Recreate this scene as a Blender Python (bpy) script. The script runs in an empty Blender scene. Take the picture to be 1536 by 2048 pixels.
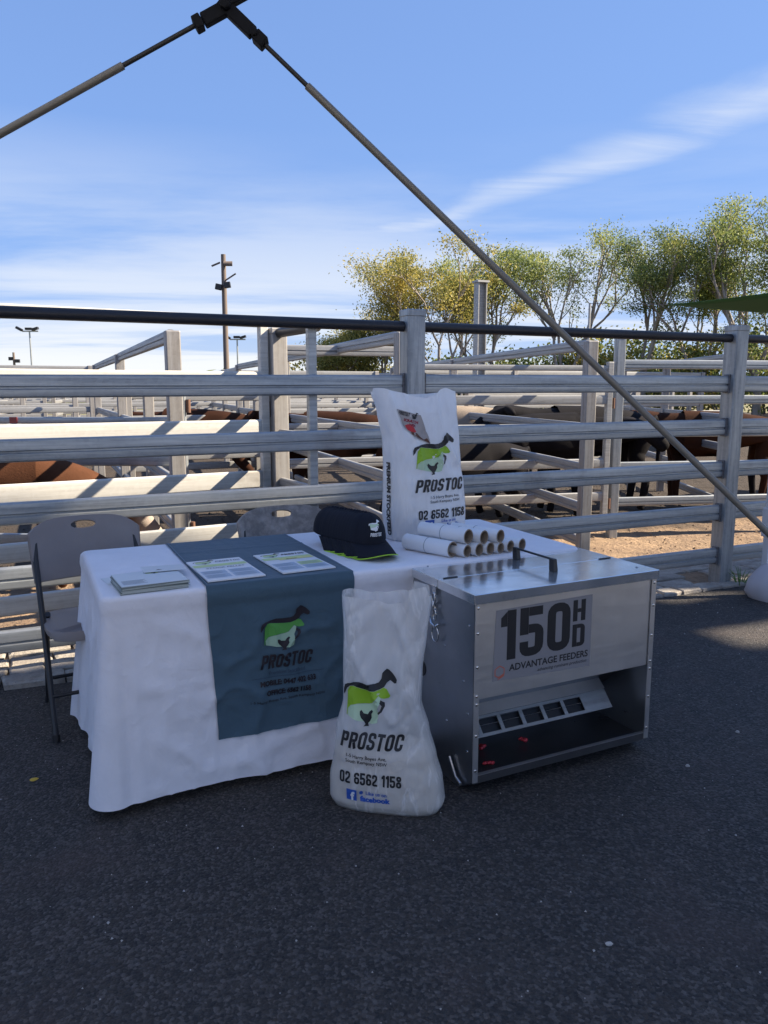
import bpy, bmesh, math, random
import numpy as np
from mathutils import Vector, Matrix, noise
R = math.radians
S = bpy.context.scene
COL = S.collection

# ------------------------------------------------------------------ camera
cam = bpy.data.cameras.new('camera')
cam.sensor_fit = 'VERTICAL'; cam.sensor_height = 36.0; cam.sensor_width = 27.0
cam.lens = 36.0 * 1538.0 / 2048.0
cam.clip_start = 0.05; cam.clip_end = 6000
camo = bpy.data.objects.new('camera', cam); COL.objects.link(camo)
camo.location = (0, 0, 1.42); camo.rotation_euler = (R(81.0), 0, 0)
S.camera = camo

# ------------------------------------------------------------------ world
SUN = Vector((0.80, 0.06, 0.58)).normalized()          # direction towards the sun
W = bpy.data.worlds.new('World'); S.world = W; W.use_nodes = True
nt = W.node_tree; nt.nodes.clear()
def wn(t, **k):
    n = nt.nodes.new(t)
    for a, b in k.items(): setattr(n, a, b)
    return n
sky = wn('ShaderNodeTexSky', sky_type='NISHITA', sun_disc=False)
sky.sun_elevation = math.asin(SUN.z); sky.sun_rotation = math.atan2(SUN.x, SUN.y)
sky.air_density = 1.0; sky.dust_density = 0.25; sky.ozone_density = 4.0
tc = wn('ShaderNodeTexCoord')
sep = wn('ShaderNodeSeparateXYZ'); nt.links.new(tc.outputs['Generated'], sep.inputs[0])
def wmath(op, a, b=None, c=None, clamp=False):
    n = wn('ShaderNodeMath', operation=op, use_clamp=clamp)
    for i, v in enumerate((a, b, c)):
        if v is None: continue
        if isinstance(v, (int, float)): n.inputs[i].default_value = v
        else: nt.links.new(v, n.inputs[i])
    return n.outputs[0]
zc = wmath('MAXIMUM', sep.outputs[2], 0.0)
den = wmath('ADD', zc, 0.10)
px = wmath('DIVIDE', sep.outputs[0], den); py = wmath('DIVIDE', sep.outputs[1], den)
comb = wn('ShaderNodeCombineXYZ'); nt.links.new(px, comb.inputs[0]); nt.links.new(py, comb.inputs[1])
def cloud(rot, scale, nscale, lo, hi, detail=9, dist=0.6, loc=(0, 0, 0)):
    mp = wn('ShaderNodeMapping'); mp.inputs['Rotation'].default_value = (0, 0, R(rot))
    mp.inputs['Scale'].default_value = scale; mp.inputs['Location'].default_value = loc
    nt.links.new(comb.outputs[0], mp.inputs[0])
    no = wn('ShaderNodeTexNoise'); no.inputs['Scale'].default_value = nscale
    no.inputs['Detail'].default_value = detail; no.inputs['Roughness'].default_value = 0.58
    no.inputs['Distortion'].default_value = dist
    nt.links.new(mp.outputs[0], no.inputs['Vector'])
    rp = wn('ShaderNodeMapRange'); rp.interpolation_type = 'SMOOTHSTEP'
    rp.inputs[1].default_value = lo; rp.inputs[2].default_value = hi
    nt.links.new(no.outputs[0], rp.inputs[0]); return rp.outputs[0]
c1 = cloud(24, (0.30, 1.0, 1), 1.1, 0.54, 0.80, loc=(3.1, 1.7, 0))     # thin streaks all over the sky
c2 = cloud(-6, (0.28, 0.9, 1), 0.75, 0.36, 0.60, loc=(0.6, 4.2, 0))     # broader veil low down
low = wn('ShaderNodeMapRange'); low.inputs[1].default_value = 0.03; low.inputs[2].default_value = 0.30
low.inputs[3].default_value = 1.0; low.inputs[4].default_value = 0.0
nt.links.new(sep.outputs[2], low.inputs[0])
m2 = wmath('MULTIPLY', c2, low.outputs[0]); m2 = wmath('MULTIPLY', m2, 1.0)
m1 = wmath('MULTIPLY', c1, 0.25)
# one long cirrus streak
dd_ = wmath('ADD', wmath('MULTIPLY', px, .79), wmath('MULTIPLY_ADD', py, .613, -2.155))
bw = cloud(-38, (0.5, 2.6, 1), 1.5, 0.22, 0.75, loc=(1.3, .4, 0)); wob = cloud(20, (1, 1, 1), 1.1, 0.2, 0.8, loc=(5, 2, 0))
dd_ = wmath('ADD', dd_, wmath('MULTIPLY_ADD', wob, .22, -.11))
bd = wn('ShaderNodeMapRange'); bd.interpolation_type = 'SMOOTHSTEP'; bd.inputs[1].default_value = .24; bd.inputs[2].default_value = 0.0; nt.links.new(wmath('ABSOLUTE', dd_), bd.inputs[0])
m3 = wmath('MULTIPLY', wmath('MULTIPLY', bd.outputs[0], bw), .55)
mm = wmath('MAXIMUM', wmath('MAXIMUM', m1, m2), m3)
hz = wn('ShaderNodeMapRange'); hz.interpolation_type = 'SMOOTHSTEP'
hz.inputs[1].default_value = -0.02; hz.inputs[2].default_value = 0.18; hz.inputs[3].default_value = 0.45; hz.inputs[4].default_value = 0.0
nt.links.new(sep.outputs[2], hz.inputs[0])
mm = wmath('MAXIMUM', mm, hz.outputs[0])
mixc = wn('ShaderNodeMix', data_type='RGBA'); nt.links.new(mm, mixc.inputs[0])
vk = wn('ShaderNodeVectorMath', operation='MULTIPLY_ADD'); nt.links.new(sky.outputs[0], vk.inputs[0]); vk.inputs[1].default_value = (.85, .45, .22); vk.inputs[2].default_value = (.55, .55, .45)
vd = wn('ShaderNodeVectorMath', operation='DIVIDE'); nt.links.new(sky.outputs[0], vd.inputs[0]); nt.links.new(vk.outputs[0], vd.inputs[1])   # gentle shoulder so the horizon keeps its colour
vt = wn('ShaderNodeVectorMath', operation='MULTIPLY'); nt.links.new(vd.outputs[0], vt.inputs[0]); vt.inputs[1].default_value = (.98, .93, .90)
nt.links.new(vt.outputs[0], mixc.inputs[6]); mixc.inputs[7].default_value = (3.05, 3.15, 3.25, 1)
bg = wn('ShaderNodeBackground'); bg.inputs[1].default_value = 0.115
nt.links.new(mixc.outputs[2], bg.inputs[0])
out = wn('ShaderNodeOutputWorld'); nt.links.new(bg.outputs[0], out.inputs[0])

sl = bpy.data.lights.new('sun', 'SUN'); sl.energy = 5.0; sl.angle = R(0.55); sl.color = (1.0, 0.87, 0.68)
so = bpy.data.objects.new('sun', sl); COL.objects.link(so)
so.rotation_euler = (-SUN).to_track_quat('-Z', 'Y').to_euler(); so.location = (20, 5, 14)
vs = S.view_settings; vs.view_transform = 'Standard'; vs.look = 'None'; vs.gamma = 1.0
S.cycles.max_bounces = 6; S.cycles.diffuse_bounces = 3; S.cycles.glossy_bounces = 3; S.cycles.transmission_bounces = 4; S.cycles.transparent_max_bounces = 8; S.cycles.caustics_reflective = False; S.cycles.caustics_refractive = False
vs.use_curve_mapping = False; vs.exposure = 1.45

# ------------------------------------------------------------------ material helpers
def mat(name, col=(.5, .5, .5), rough=.6, metal=0.0, spec=None):
    m = bpy.data.materials.new(name); m.use_nodes = True
    b = m.node_tree.nodes['Principled BSDF']
    b.inputs['Base Color'].default_value = (*col, 1); b.inputs['Roughness'].default_value = rough
    b.inputs['Metallic'].default_value = metal
    if spec is not None: b.inputs['Specular IOR Level'].default_value = spec
    return m
class N:
    def __init__(s, m): s.m = m; s.t = m.node_tree; s.b = s.t.nodes['Principled BSDF']; s.co = None
    def new(s, t, **k):
        n = s.t.nodes.new(t)
        for a, b in k.items(): setattr(n, a, b)
        return n
    def coord(s, kind='Object', scale=(1, 1, 1), rot=(0, 0, 0)):
        c = s.new('ShaderNodeTexCoord'); mp = s.new('ShaderNodeMapping')
        mp.inputs['Scale'].default_value = scale; mp.inputs['Rotation'].default_value = rot
        if kind == 'World':
            g = s.new('ShaderNodeNewGeometry'); s.t.links.new(g.outputs['Position'], mp.inputs[0])
        else: s.t.links.new(c.outputs[kind], mp.inputs[0])
        return mp.outputs[0]
    def noise(s, co, scale, detail=5, rough=.55, dist=0):
        n = s.new('ShaderNodeTexNoise'); n.inputs['Scale'].default_value = scale; n.inputs['Detail'].default_value = detail
        n.inputs['Roughness'].default_value = rough; n.inputs['Distortion'].default_value = dist
        s.t.links.new(co, n.inputs['Vector']); return n.outputs[0]
    def vor(s, co, scale, feat='F1', outp=0, rnd=1.0):
        n = s.new('ShaderNodeTexVoronoi', feature=feat); n.inputs['Scale'].default_value = scale
        n.inputs['Randomness'].default_value = rnd
        s.t.links.new(co, n.inputs['Vector']); return n.outputs[outp]
    def ramp(s, v, stops):
        r = s.new('ShaderNodeValToRGB'); e = r.color_ramp.elements
        while len(e) < len(stops): e.new(.5)
        for i, (p, c) in enumerate(stops):
            e[i].position = p; e[i].color = (*c, 1) if len(c) == 3 else c
        s.t.links.new(v, r.inputs[0]); return r.outputs[0]
    def rng(s, v, a, b, c, d):
        r = s.new('ShaderNodeMapRange'); 
        for i, x in enumerate((a, b, c, d)): r.inputs[i+1].default_value = x
        s.t.links.new(v, r.inputs[0]); return r.outputs[0]
    def mix(s, f, a, b, mode='MIX'):
        n = s.new('ShaderNodeMix', data_type='RGBA', blend_type=mode)
        for i, v in ((0, f), (6, a), (7, b)):
            if isinstance(v, (int, float)): n.inputs[i].default_value = v
            elif isinstance(v, tuple): n.inputs[i].default_value = (*v, 1)
            else: s.t.links.new(v, n.inputs[i])
        return n.outputs[2]
    def math(s, op, a, b=0.0):
        n = s.new('ShaderNodeMath', operation=op)
        for i, v in enumerate((a, b)):
            if isinstance(v, (int, float)): n.inputs[i].default_value = v
            else: s.t.links.new(v, n.inputs[i])
        return n.outputs[0]
    def color(s, v): s.t.links.new(v, s.b.inputs['Base Color'])
    def rough(s, v): s.t.links.new(v, s.b.inputs['Roughness'])
    def bump(s, h, strength=.3, dist=.01):
        n = s.new('ShaderNodeBump'); n.inputs['Strength'].default_value = strength; n.inputs['Distance'].default_value = dist
        s.t.links.new(h, n.inputs['Height']); s.t.links.new(n.outputs[0], s.b.inputs['Normal'])

M = {}
def galv(name, base, dirt, metal=.55, rough=.5, streak=(1.2, 16, 34)):
    m = mat(name, base, rough, metal); n = N(m); co = n.coord('World'); lo = n.coord('Object', streak)
    sp = n.vor(co, 48, 'F1', 1); a = n.noise(lo, 1.6, 6, .62); bl = n.noise(co, 1.6, 5, .6)
    c = n.mix(n.rng(a, .32, .70, 0, 1), tuple(min(.8, x*1.10) for x in base), dirt)
    sepc = n.new('ShaderNodeSeparateColor'); n.t.links.new(sp, sepc.inputs[0])
    c = n.mix(n.rng(sepc.outputs[0], 0, 1, 0, .16), c, tuple(min(.8, x*1.4) for x in base))
    c = n.mix(n.rng(bl, .62, .74, 0, .55), c, (.15, .125, .105))
    n.color(c); n.rough(n.rng(a, .2, .8, rough-.08, rough+.16)); n.bump(a, .05, .006); return m
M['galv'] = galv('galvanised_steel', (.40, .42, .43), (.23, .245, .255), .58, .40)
M['galv_post'] = galv('galvanised_post', (.36, .375, .385), (.20, .215, .225), .52, .42, (22, 22, 1.4))
M['galv_post_pale'] = galv('galvanised_post_weathered', (.36, .345, .33), (.23, .21, .195), .35, .5, (22, 22, 1.4))
M['galv_pale'] = galv('galvanised_pale', (.38, .38, .375), (.25, .245, .24), .45, .48)
M['pipe'] = galv('top_pipe_steel', (.035, .035, .04), (.022, .02, .022), .35, .42)
M['red_reflector'] = mat('red_reflector', (.30, .05, .04), .4)
M['bracket'] = galv('weld_bracket_steel', (.17, .17, .18), (.10, .085, .075), .4, .55)
M['galv_sunlit'] = galv('sunlit_cream_steel', (.62, .60, .55), (.50, .475, .43), .15, .6)  # gate's own copy of the steel, sunlight put in as a paler colour
M['rust'] = mat('rusted_hinge', (.16, .08, .05), .8)
M['alu'] = mat('gazebo_tube', (.18, .172, .155), .45, .15)
M['alu_dark'] = mat('gazebo_inner_tube', (.03, .03, .03), .5, .3)
M['blackplastic'] = mat('black_plastic', (.018, .018, .02), .45)
M['blackmetal'] = mat('black_painted_tube', (.015, .015, .017), .38)
M['joint'] = mat('gazebo_joint_plastic', (.008, .009, .012), .7, 0, .2)

m = M['asphalt'] = mat('asphalt', (.05, .05, .052), .85); n = N(m); co = n.coord('World')
big = n.noise(co, .8, 6, .68); mid = n.noise(co, 5.5, 6, .65); fine = n.noise(co, 95, 3, .7); agg = n.vor(co, 120, 'F1', 0); ag2 = n.vor(co, 120, 'F1', 1)
sc = n.new('ShaderNodeSeparateColor'); n.t.links.new(ag2, sc.inputs[0])
c = n.mix(n.rng(big, .3, .7, 0, 1), (.025, .0205, .0178), (.050, .0415, .0360))
c = n.mix(n.rng(mid, .4, .66, 0, .75), c, (.017, .0155, .0150))
c = n.mix(n.rng(sc.outputs[0], .45, 1, 0, .8), c, (.112, .100, .092)); c = n.mix(n.rng(sc.outputs[1], .62, .9, 0, .8), c, (.011, .011, .012))
sp2 = n.vor(co, 33, 'F1', 1); sd2 = n.vor(co, 33, 'F1', 0); s2 = n.new('ShaderNodeSeparateColor'); n.t.links.new(sp2, s2.inputs[0])
peb = n.math('MULTIPLY', n.rng(s2.outputs[1], .86, .9, 0, 1), n.rng(sd2, .16, .26, 1, 0))
c = n.mix(n.math('MULTIPLY', peb, .35), c, (.15, .145, .14))
pit = n.noise(co, 17, 6, .72); c = n.mix(n.rng(pit, .55, .70, 0, .9), c, (.010, .010, .012)); lt = n.noise(co, 31, 6, .75); c = n.mix(n.rng(lt, .56, .74, 0, .6), c, (.105, .102, .105))
crk = n.vor(n.mix(.12, co, n.noise(co, 3, 5), 'ADD'), 1.1, 'DISTANCE_TO_EDGE', 0)
c = n.mix(n.rng(crk, 0, .004, .35, 0), c, (.016, .016, .017))
stain = n.noise(co, 1.7, 3, .5); c = n.mix(n.rng(stain, .56, .75, 0, .55), c, (.070, .048, .042)); oil = n.noise(co, 2.6, 4, .6, .8); c = n.mix(n.rng(oil, .62, .72, 0, .8), c, (.016, .016, .018))
n.color(c); n.rough(n.rng(fine, .3, .7, .62, .95))
h = n.math('ADD', n.math('MULTIPLY', agg, -.8), n.math('MULTIPLY', pit, -1.2)); n.bump(h, .9, .006)

m = M['dirt'] = mat('yard_dirt', (.3, .19, .11), .95); n = N(m); co = n.coord('World')
a = n.noise(co, .35, 4); b = n.noise(co, 3.2, 6, .65); d = n.noise(co, 22, 5, .7)
c = n.mix(n.rng(a, .35, .65, 0, 1), (.40, .27, .165), (.26, .175, .11)); c = n.mix(n.rng(b, .45, .7, 0, .8), c, (.15, .10, .07))
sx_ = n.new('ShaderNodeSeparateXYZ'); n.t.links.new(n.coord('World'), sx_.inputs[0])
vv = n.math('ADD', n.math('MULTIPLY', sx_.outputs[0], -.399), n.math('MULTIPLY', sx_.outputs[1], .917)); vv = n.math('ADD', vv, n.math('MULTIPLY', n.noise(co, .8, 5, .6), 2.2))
c = n.mix(n.rng(vv, 6.9, 7.7, 0, .93), c, (.030, .022, .016)); c = n.mix(n.rng(d, .58, .7, 0, .8), c, (.06, .04, .03)); n.color(c)  # ground darkens further back: wet manure, with pen shade put into the colour
n.bump(n.math('ADD', n.math('MULTIPLY', b, 2), d), .9, .04)
m = M['grass'] = mat('far_ground', (.12, .13, .05), .95); n = N(m); co = n.coord('World')
n.color(n.ramp(n.noise(co, .05, 6), [(.35, (.08, .11, .03)), (.6, (.22, .19, .09))]))
m = M['stone'] = mat('paving_stone', (.42, .37, .31), .9); n = N(m); co = n.coord('World')
a = n.noise(co, 9, 6, .65); b = n.noise(co, 60, 4, .7)
c = n.mix(n.rng(a, .35, .7, 0, 1), (.44, .40, .345), (.24, .205, .175)); c = n.mix(n.rng(b, .55, .75, 0, .6), c, (.12, .10, .085)); n.color(c); n.bump(n.math('ADD', a, b), .7, .012)

def cloth_mat(name, col, weave=900, spec=.1):
    m = mat(name, col, .9, 0, spec); n = N(m); co = n.coord('Object')
    a = n.noise(co, 5, 5, .6); w = n.noise(co, 420, 2)
    n.color(n.mix(n.rng(a, .3, .7, 0, 1), tuple(x*.93 for x in col), tuple(min(.85, x*1.04) for x in col)))
    wr = n.noise(n.coord('Object', (1, 1, 1)), 11, 5, .6, 1.6)
    rg_ = n.math('ABSOLUTE', n.math('SUBTRACT', n.noise(co, 4.5, 3, .5, 1.2), .5)); rg_ = n.rng(rg_, 0, .07, 1, 0)
    rg2 = n.math('ABSOLUTE', n.math('SUBTRACT', n.noise(n.coord('Object', (1, 1, 1), (.3, .5, .2)), 9, 3, .5, .8), .5)); rg2 = n.rng(rg2, 0, .05, 1, 0)
    n.bump(n.math('ADD', n.math('ADD', n.math('MULTIPLY', w, .05), wr), n.math('ADD', n.math('MULTIPLY', rg_, .30), n.math('MULTIPLY', rg2, .16))), .15, .02)
    try: n.b.inputs['Sheen Weight'].default_value = .15
    except Exception: pass
    return m
M['linen'] = cloth_mat('white_tablecloth', (.80, .775, .80))
M['runner'] = cloth_mat('slate_blue_runner', (.072, .118, .155))
M['hem'] = mat('runner_stitching', (.20, .27, .34), .9)
def flat(name, col, rough=.6): M[name] = mat(name, col, rough); return M[name]
flat('ink', (.012, .012, .015), .5); flat('ink_maroon', (.010, .005, .010), .6); flat('green', (.27, .47, .02), .5); flat('green_dk', (.09, .32, .06), .6)
flat('pale_green', (.47, .62, .42), .5); flat('pale_green_dk', (.33, .47, .34), .6); flat('fb_blue', (.03, .10, .42), .5)
flat('ink_white', (.75, .75, .75), .5); flat('runner_dim', (.035, .06, .095), .7)
flat('red', (.5, .02, .03), .5); flat('maroon', (.26, .01, .03), .5); flat('orange_red', (.55, .12, .07), .5); flat('card_grey', (.36, .33, .32), .5); flat('brown_print', (.10, .035, .02), .5)
flat('lime', (.36, .62, .03), .6); flat('card_pale', (.62, .66, .68), .5); flat('page_blue', (.42, .50, .60), .5); flat('page_green', (.55, .66, .30), .5); flat('page_yellow', (.70, .66, .25), .5); flat('page_grey', (.25, .29, .33), .5)
m = M['paper'] = mat('white_paper', (.74, .75, .77), .42)
m = M['pages'] = mat('brochure_pages', (.5, .53, .52), .7); n = N(m); n.color(n.ramp(n.noise(n.coord('Object', (2, 2, 420)), 1.0, 3), [(.42, (.12, .15, .14)), (.58, (.62, .66, .62))]))
m = M['cardboard'] = mat('tube_cardboard', (.27, .21, .155), .8)
m = M['cap'] = mat('cap_cotton', (.010, .012, .020), .85, 0, .25); n = N(m); n.bump(n.noise(n.coord('Object'), 900, 2), .25, .001)
m = M['chair'] = mat('chair_plastic', (.22, .20, .195), .55); n = N(m); co = n.coord('Object'); n.bump(n.noise(co, 260, 3), .25, .002)
n.color(n.mix(n.rng(n.noise(co, 9, 5), .4, .75, 0, .5), (.22, .19, .18), (.27, .24, .225)))
m = M['chair_worn'] = mat('chair_plastic_scuffed', (.27, .25, .235), .62); n = N(m); co = n.coord('Object'); n.bump(n.noise(co, 260, 3), .25, .002)
n.color(n.mix(n.rng(n.noise(co, 16, 6, .7), .42, .68, 0, 1), (.18, .16, .145), (.36, .32, .29)))
def stain(name, col, rough, brush=(1, 1, 120), metal=.9):
    m = mat(name, col, rough, metal); n = N(m)
    a = n.noise(n.coord('Object', brush), 6, 4, .6); b = n.noise(n.coord('Object'), 4, 4, .6)
    n.color(n.mix(n.rng(b, .35, .7, 0, 1), col, tuple(x*.82 for x in col))); n.rough(n.rng(a, .2, .8, rough-.05, rough+.08)); n.bump(b, .05, .03); return m
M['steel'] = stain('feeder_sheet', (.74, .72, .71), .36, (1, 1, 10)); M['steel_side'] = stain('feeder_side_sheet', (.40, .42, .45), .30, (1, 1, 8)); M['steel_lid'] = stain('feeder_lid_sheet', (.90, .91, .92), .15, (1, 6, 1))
M['trough'] = stain('feeder_shaded_sheet', (.21, .21, .22), .30, (1, 1, 8)); M['chrome'] = mat('chrome', (.62, .62, .62), .14, 1.0)  # trough: feeder sheet darkened to put interior shade into the colour
M['decal'] = mat('feeder_decal', (.27, .26, .27), .5, .2)
m = M['feed'] = mat('feed_pellets', (.33, .27, .19), .9); n = N(m); co = n.coord('Object'); v = n.vor(co, 170, 'F1', 1)
s_ = n.new('ShaderNodeSeparateColor'); n.t.links.new(v, s_.inputs[0]); n.color(n.ramp(s_.outputs[0], [(0, (.30, .23, .16)), (.5, (.56, .47, .35)), (1, (.74, .66, .54))])); n.bump(n.vor(co, 170, 'F1', 0), .8, .004)
def film(name, col, alpha):
    m = mat(name, col, .20, 0, .9); n = N(m); t = n.t; b = n.b; co = n.coord('Object')
    cr = n.noise(n.coord('Object', (1, 1, .35)), 13, 4, .5, .3); cr2 = n.noise(n.coord('Object', (1, 1, .22)), 26, 3, .5)
    wv1 = n.new('ShaderNodeTexWave', wave_type='BANDS', bands_direction='Z'); wv1.inputs['Scale'].default_value = 170; wv2 = n.new('ShaderNodeTexWave', wave_type='BANDS', bands_direction='X'); wv2.inputs['Scale'].default_value = 170
    for w_ in (wv1, wv2): t.links.new(co, w_.inputs[0])
    n.bump(n.math('ADD', n.math('ADD', cr, n.math('MULTIPLY', cr2, .35)), n.math('MULTIPLY', n.math('ADD', wv1.outputs[1], wv2.outputs[1]), .012)), .6, .02)
    tr = n.new('ShaderNodeBsdfTransparent'); tl = n.new('ShaderNodeBsdfTranslucent'); tl.inputs[0].default_value = (*col, 1)
    m1 = n.new('ShaderNodeMixShader'); m1.inputs[0].default_value = .20
    t.links.new(b.outputs[0], m1.inputs[1]); t.links.new(tl.outputs[0], m1.inputs[2])
    m2 = n.new('ShaderNodeMixShader'); rd_ = n.math('ABSOLUTE', n.math('SUBTRACT', n.noise(n.coord('Object', (1, 1, .30)), 11, 4, .55, .7), .5)); rd_ = n.rng(rd_, 0, .05, 1, 0)
    pt_ = n.rng(n.noise(n.coord('Object', (1, 1, .5)), 5, 3), .42, .66, 0, 1)
    f = n.math('ADD', n.rng(cr, .3, .7, alpha-.06, alpha+.06), n.math('MULTIPLY', n.math('MULTIPLY', rd_, pt_), (1-alpha)*.75)); t.links.new(f, m2.inputs[0])
    t.links.new(tr.outputs[0], m2.inputs[1]); t.links.new(m1.outputs[0], m2.inputs[2])
    t.links.new(m2.outputs[0], t.nodes['Material Output'].inputs[0]); return m
M['film'] = film('milky_poly_film', (.93, .93, .94), .95); M['film2'] = film('clear_poly_film', (.90, .88, .86), .52)
m = M['bark'] = mat('gum_bark', (.33, .27, .22), .9); n = N(m); co = n.coord('Object', (1, 1, .25)); n.color(n.ramp(n.noise(co, 2.2, 5, .65), [(.3, (.16, .13, .11)), (.55, (.40, .35, .30)), (.75, (.55, .50, .44))]))
def leafmat(name, c0, c1, c2):
    m = mat(name, c1, .55, 0, .35); n = N(m); t = n.t; co = n.coord('Object'); g = n.new('ShaderNodeNewGeometry')
    v = n.math('ADD', n.math('MULTIPLY', n.noise(co, .55, 3), .75), n.math('MULTIPLY', g.outputs['Random Per Island'], .28))
    c = n.ramp(v, [(.36, c0), (.52, c1), (.70, c2)]); n.color(c)
    tl = n.new('ShaderNodeBsdfTranslucent'); t.links.new(c, tl.inputs[0]); mx = n.new('ShaderNodeMixShader'); mx.inputs[0].default_value = .45
    t.links.new(n.b.outputs[0], mx.inputs[1]); t.links.new(tl.outputs[0], mx.inputs[2]); t.links.new(mx.outputs[0], t.nodes['Material Output'].inputs[0]); return m
M['leaf_a'] = leafmat('gum_leaves', (.11, .155, .05), (.23, .28, .085), (.42, .41, .12))
M['leaf_b'] = leafmat('golden_leaves', (.18, .20, .06), (.37, .33, .09), (.58, .46, .12))
M['leaf_c'] = leafmat('dark_leaves', (.085, .13, .045), (.18, .23, .075), (.40, .38, .10))
m = M['sail'] = mat('green_shade_cloth', (.05, .16, .06), .8)
M['wood'] = mat('weathered_pole', (.17, .135, .115), .9); M['white_paint'] = mat('white_powdercoat', (.62, .64, .66), .45); M['canvas'] = mat('white_weight_canvas', (.55, .52, .53), .85)
M['roof'] = mat('shade_roof_sheet', (.62, .63, .64), .6, .0); M['canopy'] = mat('gazebo_canopy_cloth', (.82, .82, .82), .85); _n = N(M['canopy']); _t = _n.new('ShaderNodeBsdfTranslucent'); _t.inputs[0].default_value = (.86, .86, .86, 1); _m = _n.new('ShaderNodeMixShader'); _m.inputs[0].default_value = .65
_n.t.links.new(_n.b.outputs[0], _m.inputs[1]); _n.t.links.new(_t.outputs[0], _m.inputs[2]); _n.t.links.new(_m.outputs[0], _n.t.nodes['Material Output'].inputs[0])
def hide(name, c, face, patch=None):
    m = mat(name, c, .85, 0, .08); n = N(m); co = n.coord('Object'); a = n.noise(co, 3.0, 5, .6); f = n.noise(n.coord('Object', (1, 1, 2)), 60, 3, .7)
    col = n.mix(n.rng(a, .35, .7, 0, 1), tuple(x*.75 for x in c), tuple(min(1, x*1.2) for x in c))
    if patch: col = n.mix(n.rng(n.noise(co, 1.1, 2), .52, .56, 0, 1), col, patch)
    sx = n.new('ShaderNodeSeparateXYZ'); n.t.links.new(n.coord('Object'), sx.inputs[0])
    if face: col = n.mix(n.rng(sx.outputs[0], 1.18, 1.28, 0, 1), col, face)
    n.color(col); n.bump(f, .4, .01); return m
M['cow_red'] = hide('red_brown_hide', (.10, .042, .022), (.34, .28, .24)); M['cow_black'] = hide('black_hide', (.014, .013, .015), None)
M['cow_cream'] = hide('cream_hide', (.36, .29, .225), None); M['cow_brown'] = hide('brown_hide', (.045, .019, .011), None)
M['cow_mix'] = hide('red_white_hide', (.11, .042, .021), (.40, .33, .28))
M['leaf_litter'] = mat('fallen_leaf', (.55, .36, .04), .6); M['pebble'] = mat('pale_pebble', (.42, .40, .38), .8); M['weed'] = mat('weed_green', (.10, .2, .04), .6)
M['glass'] = mat('lamp_glass', (.35, .37, .4), .2)

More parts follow.
